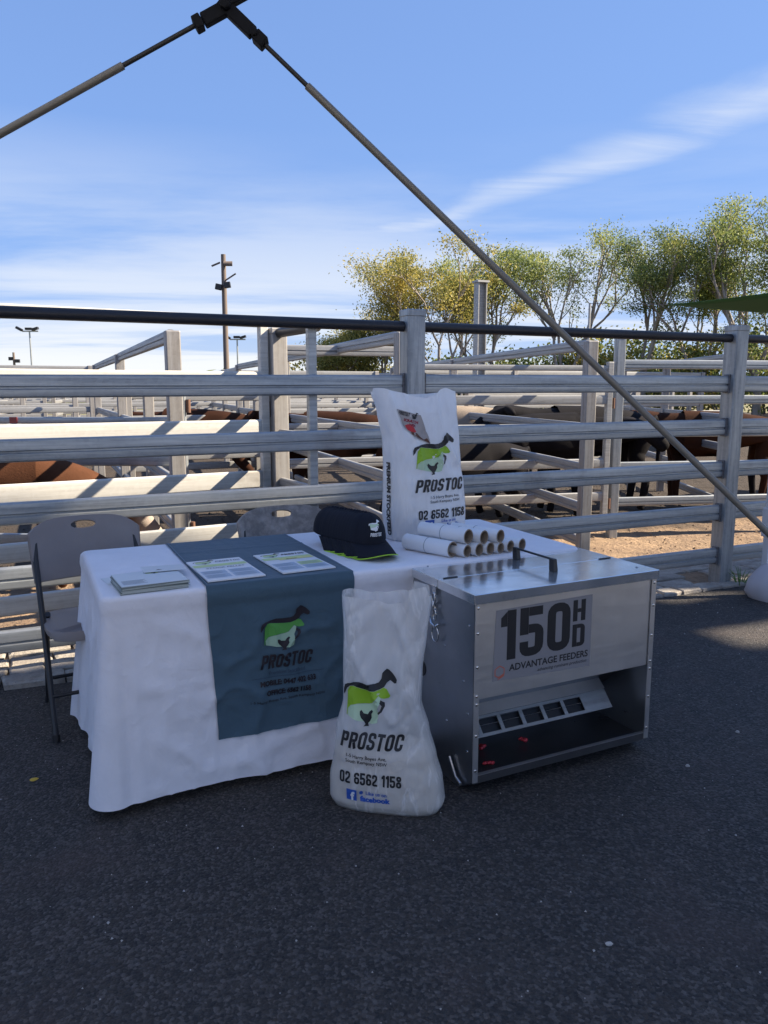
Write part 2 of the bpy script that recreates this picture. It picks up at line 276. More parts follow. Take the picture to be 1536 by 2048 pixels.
# ------------------------------------------------------------------ mesh helpers
def link(o, parent=None):
    COL.objects.link(o)
    if parent is not None: o.parent = parent
    return o
class MB:
    def __init__(s): s.v = []; s.f = []
    def add(s, vs, fs):
        b = len(s.v); s.v += [tuple(p) for p in vs]; s.f += [tuple(i+b for i in f) for f in fs]; return s
    def box(s, x0, x1, y0, y1, z0, z1):
        return s.add([(x0,y0,z0),(x1,y0,z0),(x1,y1,z0),(x0,y1,z0),(x0,y0,z1),(x1,y0,z1),(x1,y1,z1),(x0,y1,z1)],
                     [(0,3,2,1),(4,5,6,7),(0,1,5,4),(1,2,6,5),(2,3,7,6),(3,0,4,7)])
    def obox(s, c, size, m=None):
        m = m or Matrix.Identity(3); x, y, z = (q/2 for q in size); c = Vector(c)
        vs = [c + m @ Vector(p) for p in ((-x,-y,-z),(x,-y,-z),(x,y,-z),(-x,y,-z),(-x,-y,z),(x,-y,z),(x,y,z),(-x,y,z))]
        return s.add(vs, [(0,3,2,1),(4,5,6,7),(0,1,5,4),(1,2,6,5),(2,3,7,6),(3,0,4,7)])
    def rings(s, rings, cap=True, closed=True):
        k = len(rings[0]); vs = [p for r in rings for p in r]; fs = []
        for i in range(len(rings)-1):
            for j in range(k if closed else k-1):
                a = i*k+j; b = i*k+(j+1) % k; fs.append((a, b, b+k, a+k))
        if cap: fs.append(tuple(range(k-1, -1, -1))); fs.append(tuple(range((len(rings)-1)*k, len(rings)*k)))
        return s.add(vs, fs)
    def tube(s, path, r, n=8, cap=True, closed=False):
        P = [Vector(p) for p in path]; rs = r if isinstance(r, (list, tuple)) else [r]*len(P); rg = []; prev = None
        for i, p in enumerate(P):
            if closed: t = P[(i+1) % len(P)] - P[i-1]
            else: t = (P[min(i+1, len(P)-1)] - P[max(i-1, 0)])
            t.normalize()
            if prev is None:
                a = Vector((0, 0, 1)) if abs(t.z) < .9 else Vector((1, 0, 0)); x = t.cross(a).normalized()
            else: x = (prev - t*prev.dot(t)).normalized()
            prev = x; y = t.cross(x); rg.append([p + rs[i]*(x*math.cos(2*math.pi*j/n) + y*math.sin(2*math.pi*j/n)) for j in range(n)])
        if closed: rg.append(rg[0]); return s.rings(rg, False)
        return s.rings(rg, cap)
    def cyl(s, a, b, r, n=12, r2=None): return s.tube([a, b], [r, r if r2 is None else r2], n)
    def sweep(s, prof, a, b, up=Vector((0, 0, 1))):
        a = Vector(a); b = Vector(b); t = (b-a).normalized(); x = t.cross(up).normalized(); u = x.cross(t)
        return s.rings([[p + x*y + u*z for y, z in prof] for p in (a, b)])
    def poly(s, pts, thick):                                   # prism between pts and pts + thick
        k = len(pts); t = Vector(thick); vs = [Vector(p) for p in pts] + [Vector(p)+t for p in pts]
        return s.add(vs, [tuple(range(k)), tuple(range(2*k-1, k-1, -1))] + [(i, i+k, (i+1) % k+k, (i+1) % k) for i in range(k)])
    def mesh(s, name):
        me = bpy.data.meshes.new(name); me.from_pydata(s.v, [], s.f); me.update(); return me
    def build(s, name, material, parent=None, smooth=None, bevel=0, fix=True):
        me = s.mesh(name)
        if fix:
            bm = bmesh.new(); bm.from_mesh(me); bmesh.ops.recalc_face_normals(bm, faces=bm.faces); bm.to_mesh(me); bm.free()
        if smooth is not None:
            me.polygons.foreach_set('use_smooth', [True]*len(me.polygons))
            if smooth < 180: me.set_sharp_from_angle(angle=R(smooth))
        me.materials.append(material)
        o = link(bpy.data.objects.new(name, me), parent)
        if bevel:
            md = o.modifiers.new('bevel', 'BEVEL'); md.width = bevel; md.segments = 2; md.limit_method = 'ANGLE'; md.angle_limit = R(40)
        return o
def tag(o, label, cat, group=None):
    o['label'] = label; o['category'] = cat
    if group: o['group'] = group
    return o
def thing(name, label, cat, loc=(0, 0, 0), rz=0, group=None):
    o = link(bpy.data.objects.new(name, None)); o.location = loc; o.rotation_euler = (0, 0, rz); o.empty_display_size = .1
    return tag(o, label, cat, group)
def copy_tree(o, parent=None):
    c = o.copy(); COL.objects.link(c); c.parent = parent
    for ch in list(o.children): copy_tree(ch, c)
    return c
def struct(o): o['kind'] = 'structure'; return o

# yard frame: s along the front fence, v going back from it
P1 = Vector((.165, 4.57)); UF = Vector((.917, .399)); VF = Vector((-.399, .917)); AF = math.atan2(.399, .917)
def sv(s, v): p = P1 + UF*s + VF*v; return (p.x, p.y)

# ------------------------------------------------------------------ ground
def sheet(name, pts, z, material):
    mb = MB(); mb.add([(x, y, z) for x, y in pts], [tuple(range(len(pts)))]); o = mb.build(name, material, fix=False); return struct(o)
sheet('ground', [(-2500, -2500), (2500, -2500), (2500, 2500), (-2500, 2500)], -.012, M['grass'])
# yard dirt: one uneven sheet
def grid_obj(name, s0, s1, v0, v1, ns, nv, zf, material):
    vs = []; fs = []
    for j in range(nv+1):
        for i in range(ns+1):
            s = s0+(s1-s0)*i/ns; v = v0+(v1-v0)*j/nv; x, y = sv(s, v); vs.append((x, y, zf(s, v)))
    for j in range(nv):
        for i in range(ns):
            a = j*(ns+1)+i; fs.append((a, a+1, a+ns+2, a+ns+1))
    mb = MB(); mb.add(vs, fs); o = mb.build(name, material, smooth=180, fix=False); return struct(o)
def dirt_z(s, v):
    k = max(0, min(1, (v-.5)/1.0)); return .002 + k*(.018*noise.noise((s*1.7, v*1.7, 0)) + .012*noise.noise((s*6, v*6, 3)) + .01)
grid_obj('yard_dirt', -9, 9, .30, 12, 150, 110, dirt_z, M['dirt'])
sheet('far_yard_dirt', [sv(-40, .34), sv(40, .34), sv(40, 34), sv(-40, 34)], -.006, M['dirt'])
rnd = random.Random(3)
edge = [(-22+i*.35) for i in range(120)]
pts = [sv(s, .08 + .06*noise.noise((s*1.3, 0, 0)) + .04*noise.noise((s*6, 1, 0))) for s in edge]
M['gravel'] = mat('bounce_gravel', (.42, .39, .35), .95); _n = N(M['gravel']); _n.color(_n.ramp(_n.noise(_n.coord('World'), 14, 6, .7), [(.35, (.26, .235, .205)), (.65, (.50, .47, .42))]))
sheet('gravel_bounce_ground', [sv(-60, -60), sv(60, -60), sv(60, -8.5), sv(-60, -8.5)], -.004, M['gravel'])  # unseen pale ground added behind the camera to bounce light forward
sheet('asphalt_apron', [sv(-22, -9)] + [sv(20, -9)] + [sv(20, .05)] + list(reversed(pts)), 0.0, M['asphalt'])

# strip of rough stone paving under the fence
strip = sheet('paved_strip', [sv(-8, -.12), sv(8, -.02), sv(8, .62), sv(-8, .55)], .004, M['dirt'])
rnd = random.Random(11); k = 0
for row in range(4):
    s = -4.2 + rnd.random()*.2
    while s < 5.2:
        L = rnd.uniform(.16, .34); v0 = -.17 + row*.155 + s*.012; wv = rnd.uniform(.115, .142)
        if rnd.random() < .93:
            q = [(s+.008, v0), (s+L*.5, v0+rnd.uniform(-.008, .006)), (s+L-.008, v0), (s+L-.006, v0+wv), (s+L*.45, v0+wv+rnd.uniform(-.006, .008)), (s+.006, v0+wv)]
            q = [(a+rnd.uniform(-.01, .01), b+rnd.uniform(-.01, .01)) for a, b in q]; zt = rnd.uniform(.016, .032)
            cx = sum(a for a, b in q)/6; cy = sum(b for a, b in q)/6
            lo = [Vector((*sv(a, b), -.01)) for a, b in q]; up = [Vector((*sv(a, b), zt-.007)) for a, b in q]
            tp = [Vector((*sv(cx+(a-cx)*.90, cy+(b-cy)*.86), zt+rnd.uniform(-.004, .004))) for a, b in q]
            MB().rings([lo, up, tp]).build('paving_stone', M['stone'], strip)
        s += L

# ------------------------------------------------------------------ stockyard fences
def oval(h, w, groove=True):
    a = w/2; b = h/2; P = []
    right = [(a*.55, -b), (a*.92, -b*.86), (a, -b*.62)]
    if groove: right += [(a, -b*.30), (a*.62, -b*.20), (a*.62, -b*.08), (a, b*.02)]
    right += [(a, b*.62), (a*.92, b*.86), (a*.55, b)]
    return right + [(-y, z) for y, z in reversed(right)]
def rail(p0, p1, h, w, material, parent, groove=True, name='rail'):
    return MB().sweep(oval(h, w, groove), p0, p1).build(name, material, parent, smooth=32)
def pipe(p0, p1, r, material, parent, name='top_pipe'): return MB().cyl(p0, p1, r, 16).build(name, material, parent, smooth=40)
def post(x, y, w, h, parent, material, cap=True, z0=-.05, d=None):
    d = d or w
    o = MB().box(x-w/2, x+w/2, y-d/2, y+d/2, z0, h).build('post', material, parent, bevel=min(.008, w*.12))
    if cap: MB().box(x-w/2-.003, x+w/2+.003, y-d/2-.003, y+d/2+.003, h-.035, h+.006).build('cap', material, o, bevel=.006)
    return o
def fence(label, A, B, zs, posts, name='yard_fence', rail_h=None, rail_w=.042, ph=1.87, pw=.1, pm='galv', rm='galv', top=None, group='stockyard fences', slope=0.0, groove=True, cap=True, gaps=None, cat='fence', capped_ends=True):
    A = Vector(A); B = Vector(B); d = B-A; L = d.length
    t = thing(name, label, cat, (A.x, A.y, 0), math.atan2(d.y, d.x), group)
    rail_h = rail_h or (.112 if group == 'front fence bays' else .085)
    xs = sorted(posts)
    for x in xs: post(x, 0, pw, ph, t, M[{'galv': 'galv_post', 'galv_pale': 'galv_post_pale'}[pm]], cap)
    segs = []
    cuts = [0] + [x for x in xs if .05 < x < L-.05] + [L]
    for a, b in zip(cuts[:-1], cuts[1:]):
        a2 = a + (pw/2 if a in xs or a > 0 else 0); b2 = b - (pw/2 if b in xs or b < L else 0); segs.append((a2, b2))
    for z in zs:
        for a, b in segs: rail((a, 0, z+slope*a), (b, 0, z+slope*b), rail_h, rail_w, M[rm], t, groove)
    if group == 'front fence bays':
        for z in zs:
            for a, b in segs:
                for e, k_ in ((a, 1), (b, -1)):
                    if -.2 < e < 6: MB().box(min(e, e+k_*.022), max(e, e+k_*.022), -.027, .027, z+slope*e-.066, z+slope*e+.066).build('bracket', M['bracket'], t, bevel=.004)
    if top:
        for a, b in segs: pipe((a, 0, top[0]), (b, 0, top[0]), top[1], M[top[2]], t)
    return t
RZ = (1.455, 1.148, .843, .527, .206)
RZL = (1.452, 1.145, .838, .518, .198)
# front fence, three bays
f = fence('long grey front fence bay left of the post behind the tall feed bag', sv(-5.4, 0), sv(-.05, 0), [z-.035 for z in RZL], [0], top=(1.783, .030, 'pipe'), slope=.0065, group='front fence bays')
post(5.35-.55, .052, .05, 1.77, f, M['galv'], False)
f = fence('grey front fence bay between the two thick capped posts', sv(0, 0), sv(2.50, 0), RZ, [0], ph=1.872, pw=.115, top=(1.783, .030, 'pipe'), slope=.004, group='front fence bays')
f = fence('grey front fence bay right of the capped post beside the white gazebo leg', sv(2.55, 0), sv(5.2, 0), [z+.01 for z in RZ], [0, 2.65], ph=1.865, pw=.115, top=(1.783, .030, 'pipe'), group='front fence bays')
# short return from the front fence to the gate post
fence('short return panel from front fence to big gate post', sv(-.55, .10), sv(-.61, .72), (1.44, 1.13, .82, .50, .2), [.62], pw=.105, ph=1.80, pm='galv_pale', rm='galv_pale', top=(1.775, .03, 'pipe'))
# sunlit gate left of that post
def gate(label, A, B, zs, top, bot=.12, rm='galv_pale', stile=.055, rail_h=.1, group='stockyard gates'):
    A = Vector(A); B = Vector(B); d = B-A; L = d.length
    t = thing('yard_gate', label, 'gate', (A.x, A.y, 0), math.atan2(d.y, d.x), group)
    for x in (0, L): MB().box(x-stile/2, x+stile/2, -stile/2, stile/2, bot, top).build('stile', M[rm], t, bevel=.006)
    for k_, z in enumerate(zs): rail((stile/2, 0, z), (L-stile/2, 0, z), rail_h if k_ else rail_h*.6, .04, M[rm], t, False)
    for z in (.35, 1.3): MB().cyl((L+.05, 0, z-.05), (L+.05, 0, z+.05), .018, 10).build('hinge', M['rust'], t, smooth=40)
    return t
ga = sv(-.70, .72); ang = R(30.5)
gate('sunlit cream steel gate behind the left chair, crossed by diagonal shadows', (ga[0]-3.2*math.cos(ang), ga[1]-3.2*math.sin(ang)), ga, (1.842, 1.48, 1.18, .855, .526, .227), 1.85, rail_h=.11, rm='galv_sunlit')
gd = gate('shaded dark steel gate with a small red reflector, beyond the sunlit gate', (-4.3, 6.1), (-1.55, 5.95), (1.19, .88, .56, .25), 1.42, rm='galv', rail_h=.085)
MB().box(1.40, 1.46, -.026, -.021, 1.165, 1.215).build('reflector', M['red_reflector'], gd)
fence('fence running back from the post left of the power pole, stepped top rail', sv(-1.2, 1.1), sv(-1.25, 8.6), (1.77, 1.44, 1.12, .80, .48), [0, 3.6, 7.4], ph=1.80, pw=.095, pm='galv_pale', rm='galv_pale', cap=False)
fence('fence running back behind the thick post by the feed bag', sv(.22, .62), sv(.74, 7.7), (1.77, 1.44, 1.12, .80, .48, .2), [0, 3.7, 7.05], ph=1.80, pw=.09, pm='galv_pale', rm='galv_pale', cap=False)
fence('fence running back from the thin post behind the feeder', sv(1.95, .85), sv(3.55, 8.2), (1.77, 1.44, 1.12, .80, .48, .2), [0, 3.8, 7.5], ph=1.80, pw=.09, pm='galv_pale', rm='galv_pale', cap=False)
fence('fence running back at the right behind the white gazebo leg', sv(4.7, 1.9), sv(7.1, 6.5), (1.77, 1.44, 1.12, .80, .48, .2), [0, 2.6, 5.1], ph=1.80, pw=.09, pm='galv_pale', rm='galv_pale', cap=False)
pr = (2.20, 7.32)
gate('steel gate with cattle heads behind it, right of the tall feed bag', (.25, 6.85), (2.10, 7.27), (1.62, 1.33, 1.07, .74, .42), 1.68, rail_h=.085)
fence('low rails right of the thin capped post behind the feeder', pr, (4.9, 7.75), (1.66, 1.33, 1.02, .70, .36), [0, 2.7], ph=1.93, pw=.085, rm='galv', group='stockyard fences')
fence('rail fence closing the lane behind the gate with cattle', sv(-.2, 2.2), (.2, 6.83), (1.75, 1.42, 1.1, .8, .5), [0], ph=1.8, pw=.085, pm='galv_pale', rm='galv_pale', cap=False)
rows = [(8.7, -12, -1.3), (7.9, .9, 3.4), (8.4, 3.8, 11), (12.5, -16, -3), (12.8, -2.4, 5), (12.6, 6, 17), (16.5, -19, -2), (17, -1, 9), (21, -22, 0), (21.5, 1, 20), (26, -26, -4), (26.5, -3, 14), (32, -30, 22), (3.4, -1.1, .2), (5.4, -1.1, .45), (5.6, .75, 2.85), (4.4, 2.9, 5.6), (10.5, -10, -1.5), (10.4, 1.1, 4.2), (10.7, 4.8, 13), (14.6, -13, -3.4), (14.7, .2, 6.5), (19, -14, 9), (24, -14, 13)]
names = ['left of the light poles', 'in line with the feed bag', 'to the right behind the feeder', 'left, second row back', 'middle, second row back', 'right, second row back', 'left, third row back', 'middle right, third row back', 'left, fourth row back', 'right, fourth row back', 'left, fifth row back', 'middle, fifth row back', 'farthest row across the whole yard', 'short one just right of the big gate post', 'short one deeper right of the big gate post', 'behind the tall feed bag', 'right of the feeder handle', 'left, between first and second rows', 'middle, between first and second rows', 'right, between first and second rows', 'left, between second and third rows', 'middle, between second and third rows', 'wide one between third and fourth rows', 'wide one between fourth and fifth rows']
for (v, s0, s1), nm in zip(rows, names):
    L = s1-s0; k = max(1, round(L/(2.2 if v < 12 else 2.8))); ps = [L*i/k for i in range(k+1)]
    fence('pale cross fence of the pens ' + nm, sv(s0, v), sv(s1, v+.02*L), (1.75, 1.43, 1.12, .8, .48) if v > 8 else (1.36, 1.08, .8, .5), ps, ph=1.8 if v > 8 else 1.42, pw=.09, pm='galv_pale', rm='galv_pale', cap=False, groove=False, group='cross fences of the far pens')
cols = [(-5.2, 8.8, 12.4), (-9, 8.8, 16.4), (-3.6, 12.6, 20), (.9, 8.4, 16.8), (4.6, 8.6, 16), (8.5, 8.6, 21), (-7, 16.6, 26), (-1.8, 17, 26), (3.2, 17.1, 26.3), (12, 12.8, 26), (-13, 16.6, 26), (7, 21.6, 32)]
cn = ['just left of the light poles', 'at the far left edge', 'left of the timber pole, second row', 'behind the thick post and the bag', 'right of the steel column', 'right of the thin capped post', 'left, third and fourth rows', 'left of the steel column, third row', 'behind the steel column, third row', 'at the right edge, deep in the yard', 'outermost on the left', 'in the last row at the right']
for i, (s, a, b) in enumerate(cols):
    k = max(1, round((b-a)/3.4)); ps = [(b-a)*j/k for j in range(k+1)]
    fence('pale fence running back between far pens ' + cn[i], sv(s, a), sv(s+.1*(b-a), b), (1.75, 1.43, 1.12, .8, .48), ps, ph=1.8, pw=.09, pm='galv_pale', rm='galv_pale', cap=False, groove=False, group='fences running back between far pens')
# tall steel column behind the fence
t = thing('steel_column', 'tall pale steel column standing in the pens before the gum trees', 'column', (1.46, 12.0, 0), AF)
for nm, bx in (('flange', (-.075, -.06, -.07, .07)), ('flange', (.06, .075, -.07, .07)), ('web', (-.06, .06, -.005, .005))):
    MB().box(*bx, 0, 3.02).build(nm, M['galv_pale'], t)
MB().box(-.1, .1, -.09, .09, 3.02, 3.05).build('top_plate', M['galv_pale'], t)

# ------------------------------------------------------------------ cattle
def cow_mesh(name, head_down=0.0, turn=0.0, walk=0.0):
    V = []; E = []; Rr = []
    def a(p, r, par=None, r2=None):
        V.append(p); Rr.append((r, r2 or r)); i = len(V)-1
        if par is not None: E.append((par, i))
        return i
    hd = head_down; ty = turn
    pel = a((-.62, 0, 1.12), .25); loin = a((-.25, 0, 1.07), .30, pel); mid = a((.12, 0, 1.02), .335, loin); ch = a((.48, 0, 1.03), .30, mid)
    nb = a((.74, ty*.1, 1.12-hd*.12), .215, ch); nk = a((.98, ty*.3, 1.22-hd*.42), .155, nb); po = a((1.16, ty*.55, 1.30-hd*.65), .135, nk)
    fc = a((1.33, ty*.75, 1.15-hd*.8), .105, po); a((1.47, ty*.9, 1.00-hd*.85), .082, fc)
    for sd in (-1, 1):
        e = a((1.12, ty*.5+sd*.17, 1.30-hd*.63), .045, po); e2 = a((1.09, ty*.5+sd*.27, 1.27-hd*.63), .05, e, ); a((1.07, ty*.5+sd*.34, 1.24-hd*.63), .02, e2)
        h = a((-.66, sd*.17, .95), .165, pel); st = a((-.55, sd*.18, .68), .105, h); hk = a((-.72+walk*sd*.08, sd*.165, .45), .058, st); ft = a((-.68+walk*sd*.12, sd*.165, .14), .045, hk); a((-.65+walk*sd*.12, sd*.165, .045), .052, ft)
        s = a((.52, sd*.17, .84), .135, ch); el = a((.49, sd*.17, .66), .085, s); kn = a((.52-walk*sd*.08, sd*.16, .38), .056, el); fe = a((.51-walk*sd*.12, sd*.16, .13), .042, kn); a((.54-walk*sd*.12, sd*.16, .045), .052, fe)
    tl = a((-.88, 0, 1.22), .045, pel); t2 = a((-.95, 0, .92), .024, tl); t3 = a((-.95, .01, .62), .03, t2); a((-.95, .01, .46), .035, t3)
    me = bpy.data.meshes.new(name); me.from_pydata(V, E, []); o = link(bpy.data.objects.new(name, me))
    md = o.modifiers.new('skin', 'SKIN'); md.use_smooth_shade = True; md.branch_smoothing = .4
    for i, d in enumerate(me.skin_vertices[0].data): d.radius = Rr[i]; d.use_root = (i == mid)
    sb = o.modifiers.new('sub', 'SUBSURF'); sb.levels = 2; sb.render_levels = 2
    dg = bpy.context.evaluated_depsgraph_get(); res = bpy.data.meshes.new_from_object(o.evaluated_get(dg)); res.name = name
    bpy.data.objects.remove(o); 
    # flatten the barrel a little and give the back line a hip and withers
    for v in res.vertices:
        x, y, z = v.co
        if z > .72 and abs(x) < .75: v.co.y = y*.86
        if abs(x) < .5 and z < .80 and abs(y) < .25: v.co.z = z - .05*math.cos(x*2.4)
    res.polygons.foreach_set('use_smooth', [True]*len(res.polygons)); return res
CM = [cow_mesh('cow_a'), cow_mesh('cow_b', .75, .25, .6), cow_mesh('cow_c', .15, -.55, -.6)]
def cow(x, y, ang, kind, mt, label, sc=1.0):
    me = CM[kind].copy(); me.materials.clear(); me.materials.append(M[mt])
    o = link(bpy.data.objects.new('cow', me)); o.location = (x, y, .0); o.rotation_euler = (0, 0, R(ang)); o.scale = (sc*.90,)*3
    return tag(o, label, 'cow', 'cattle in the pens')
cow(-2.75, 5.30, 14, 1, 'cow_red', 'red-brown cow with lowered pale face behind the sunlit gate at far left', .86)
cow(-2.3, 9.6, 178, 2, 'cow_brown', 'dark brown cow behind pale rails, just left of the big gate post')
cow(-.45, 8.3, 160, 0, 'cow_brown', 'dark brown cow standing left of the tall feed bag behind rails')
cow(1.05, 9.3, 172, 0, 'cow_cream', 'cream cow with its back above the rail right of the tall bag', 1.03)
cow(1.75, 8.6, 12, 2, 'cow_black', 'black cow side on in the middle of the gate right of the bag', .98)
cow(2.35, 8.9, 190, 0, 'cow_black', 'large black cow behind the gate nearest the thin post', 1.04)
cow(4.0, 9.3, 170, 0, 'cow_brown', 'dark brown cow right of the thin capped post', .98)
cow(5.4, 10.2, 30, 1, 'cow_black', 'black cow at the right edge behind the capped post', 1.0)
cow(.9, 7.75, 200, 1, 'cow_black', 'black calf in the shade low behind the gate beside the bag', .78)

# ------------------------------------------------------------------ trees
def gum(name, label, loc, h, spread, seed, leaf, n_limb=4, dens=1.0, fork=.36, group='gum trees beyond the yards', lean=0.0, clump=.70):
    rnd = random.Random(seed); rs = np.random.RandomState(seed); tb = MB(); tips = []
    def seg(p, d, L, r0, r1, steps, up):
        pts = [p]; q = p
        for i in range(steps):
            d = (d + Vector((rnd.uniform(-1, 1), rnd.uniform(-1, 1), rnd.uniform(-.4, .6)))*.16 + Vector((0, 0, up))).normalized()
            q = q + d*(L/steps); pts.append(q)
        tb.tube(pts, [r0+(r1-r0)*i/steps for i in range(steps+1)], 7 if r0 > .08 else 5, False); return pts, d
    def grow(p, d, L, r, depth):
        pts, d2 = seg(p, d, L, r, r*.62, 4, .06 if depth < 2 else .02)
        if depth >= 2:
            for q in pts[2:]:
                if rnd.random() < (.10 if depth == 2 else .30): tips.append((q, .55))
        if depth >= 3 or r < .010: tips.append((pts[-1], 1.0)); return
        k = rnd.choice((2, 3, 3)) if depth < 2 else 2
        for i in range(k):
            a = rnd.uniform(0, 6.283); sp = rnd.uniform(.35, .75)*spread
            x = d2.orthogonal().normalized(); y = d2.cross(x)
            nd = (d2 + (x*math.cos(a)+y*math.sin(a))*sp + Vector((0, 0, .12))).normalized()
            grow(pts[-1], nd, L*rnd.uniform(.58, .80), r*.60, depth+1)
        if rnd.random() < .6:
            a = rnd.uniform(0, 6.283); grow(pts[2], (d2+Vector((math.cos(a), math.sin(a), .3))*.9*spread).normalized(), L*.55, r*.42, max(2, depth+1))
    r0 = h*.021+.03
    tp, td = seg(Vector((0, 0, -.2)), Vector((lean, 0, 1)), h*fork, r0, r0*.72, 5, .05)
    for i in range(n_limb):
        a = 6.283*i/n_limb + rnd.uniform(-.5, .5); sp = rnd.uniform(.25, .6)*spread
        grow(tp[-1], Vector((math.cos(a)*sp, math.sin(a)*sp, 1)).normalized(), h*(1-fork)*rnd.uniform(.36, .46), r0*.52, 0 if i else 0)
    zmax = max(p.z for p, w in tips); k = h/zmax*.97
    tr = thing(name, label, 'tree', loc, rnd.uniform(0, 6), group)
    for v in range(len(tb.v)): tb.v[v] = tuple(np.array(tb.v[v])*k)
    tb.build('trunk', M['bark'], tr, smooth=180, fix=False)
    vs = []; c = 0
    C = []
    for p, w in tips:
        m_ = int(135*dens*w*rnd.uniform(.5, 1.3)); cr = clump*rnd.uniform(.6, 1.3)
        g = rs.normal(size=(m_, 3))*np.array([cr, cr, cr*.48])*.55; C.append(np.array(p*k)+g+np.array([0, 0, .1]))
    C = np.concatenate(C); nl = len(C)
    L = rs.uniform(.07, .15, nl)[:, None]; wd = rs.uniform(.020, .038, nl)[:, None]
    d1 = rs.normal(size=(nl, 3)); d1[:, 2] -= .7; d1 /= np.linalg.norm(d1, axis=1)[:, None]
    d2 = np.cross(d1, rs.normal(size=(nl, 3))); d2 /= np.linalg.norm(d2, axis=1)[:, None]
    quad = np.stack([C, C+d1*L*.5+d2*wd, C+d1*L, C+d1*L*.5-d2*wd], 1).reshape(-1, 3)
    me = bpy.data.meshes.new('crown'); me.from_pydata(quad.tolist(), [], [(4*i, 4*i+1, 4*i+2, 4*i+3) for i in range(nl)]); me.materials.append(M[leaf])
    link(bpy.data.objects.new('crown', me), tr); return tr
def at(px, D): return ((px-768)/1538*D/1.02, D, 0)
gum('gum_tree', 'golden broad gum tree left of the tall steel column', at(872, 36), 8.0, 1.15, 1, 'leaf_b', 5, 1.1, .14)
gum('gum_tree', 'green and gold gum tree just right of the tall steel column', at(985, 38), 8.2, .95, 22, 'leaf_a', 4, 1.0, .18)
gum('gum_tree', 'tall open-branched gum tree right of the slanting gazebo tube', at(1142, 39), 9.4, .85, 5, 'leaf_a', 4, .7, .20)
gum('gum_tree', 'narrow upright gum tree above the thin capped post', at(1290, 38), 8.9, .55, 8, 'leaf_c', 3, .75, .25)
gum('gum_tree', 'spreading gum tree left of the tallest gum, above the green shade sail', at(1408, 37), 8.4, 1.0, 12, 'leaf_a', 4, 1.0, .22, lean=.05)
gum('gum_tree', 'tallest gum tree at the right edge with golden crown top', at(1525, 36), 10.3, 1.05, 15, 'leaf_a', 5, 1.0, .24)
gum('gum_tree', 'gum tree mostly beyond the right edge of the picture', at(1680, 34), 9.0, 1.0, 18, 'leaf_c', 4, 1.0, .22)
gum('gum_tree', 'thin pale gum with bare twigs leftmost of the row', at(775, 37), 5.9, 1.1, 31, 'leaf_b', 4, .45, .22)
gum('gum_tree', 'low sparse gum seen between the two posts left of the feed bag', at(690, 38), 4.4, 1.2, 33, 'leaf_b', 4, 1.1, .16)
def bush(label, px, D, h, w, seed, leaf, n_=2600):
    rs = np.random.RandomState(seed); t = thing('bush', label, 'bush', at(px, D), 0, 'bushes beyond the yards')
    st = MB()
    for i in range(7):
        a = 6.283*i/7; st.tube([(0, 0, -.1), (math.cos(a)*w*.2, math.sin(a)*w*.2, h*.4), (math.cos(a+.3)*w*.36, math.sin(a+.3)*w*.36, h*.75)], [.05, .03, .012], 5, False)
    st.build('stem', M['bark'], t, smooth=180, fix=False)
    cc = rs.normal(size=(16, 3))*np.array([w*.27, w*.2, h*.2])+np.array([0, 0, h*.5])
    C = cc[rs.randint(0, 16, n_)] + rs.normal(size=(n_, 3))*np.array([w*.10, w*.10, h*.13]); C[:, 2] = np.abs(C[:, 2]); C[:, 2] = np.minimum(C[:, 2], h*1.1)
    L = rs.uniform(.12, .24, n_)[:, None]; wd = rs.uniform(.04, .09, n_)[:, None]
    d1 = rs.normal(size=(n_, 3)); d1 /= np.linalg.norm(d1, axis=1)[:, None]; d2 = np.cross(d1, rs.normal(size=(n_, 3))); d2 /= np.linalg.norm(d2, axis=1)[:, None]
    q = np.stack([C, C+d1*L*.5+d2*wd, C+d1*L, C+d1*L*.5-d2*wd], 1).reshape(-1, 3)
    me = bpy.data.meshes.new('foliage'); me.from_pydata(q.tolist(), [], [(4*i, 4*i+1, 4*i+2, 4*i+3) for i in range(n_)]); me.materials.append(M[leaf]); link(bpy.data.objects.new('foliage', me), t)
for i, (px_, D_, h_, w_, lf, lb) in enumerate([
    (640, 39, 2.6, 4.5, 'leaf_b', 'low golden bush left of the thick fence post'), (735, 40, 2.6, 4.0, 'leaf_b', 'golden bush right behind the thick fence post'),
    (850, 40, 2.4, 4.0, 'leaf_a', 'olive bush right of the thick fence post'), (945, 41, 2.2, 4.0, 'leaf_c', 'green bush at the foot of the steel column'),
    (1050, 40, 2.5, 4.5, 'leaf_c', 'dark green bush right of the steel column'), (1135, 40, 3.0, 4.0, 'leaf_c', 'dark bush behind the slanting gazebo tube'), (1195, 39, 3.1, 3.6, 'leaf_b', 'bright yellow-green bush left of the thin post'),
    (1290, 40, 3.0, 3.4, 'leaf_c', 'dark bush under the narrow gum'), (1370, 39, 3.3, 4.0, 'leaf_b', 'yellow bush under the spreading gum'), (1450, 38, 3.4, 4.5, 'leaf_a', 'green bush behind the right capped post'), (1545, 37, 3.6, 4.5, 'leaf_c', 'dark bush at the right edge'),
    (340, 60, 2.3, 2.2, 'leaf_c', 'small lone bush left of the power pole'), (1640, 37, 3.6, 4.5, 'leaf_a', 'green bush beyond the right edge')]):
    bush(lb, px_, D_, h_*1.3 if D_ < 50 else h_, w_*1.1, 50+i, lf, 4200 if D_ < 50 else 700)
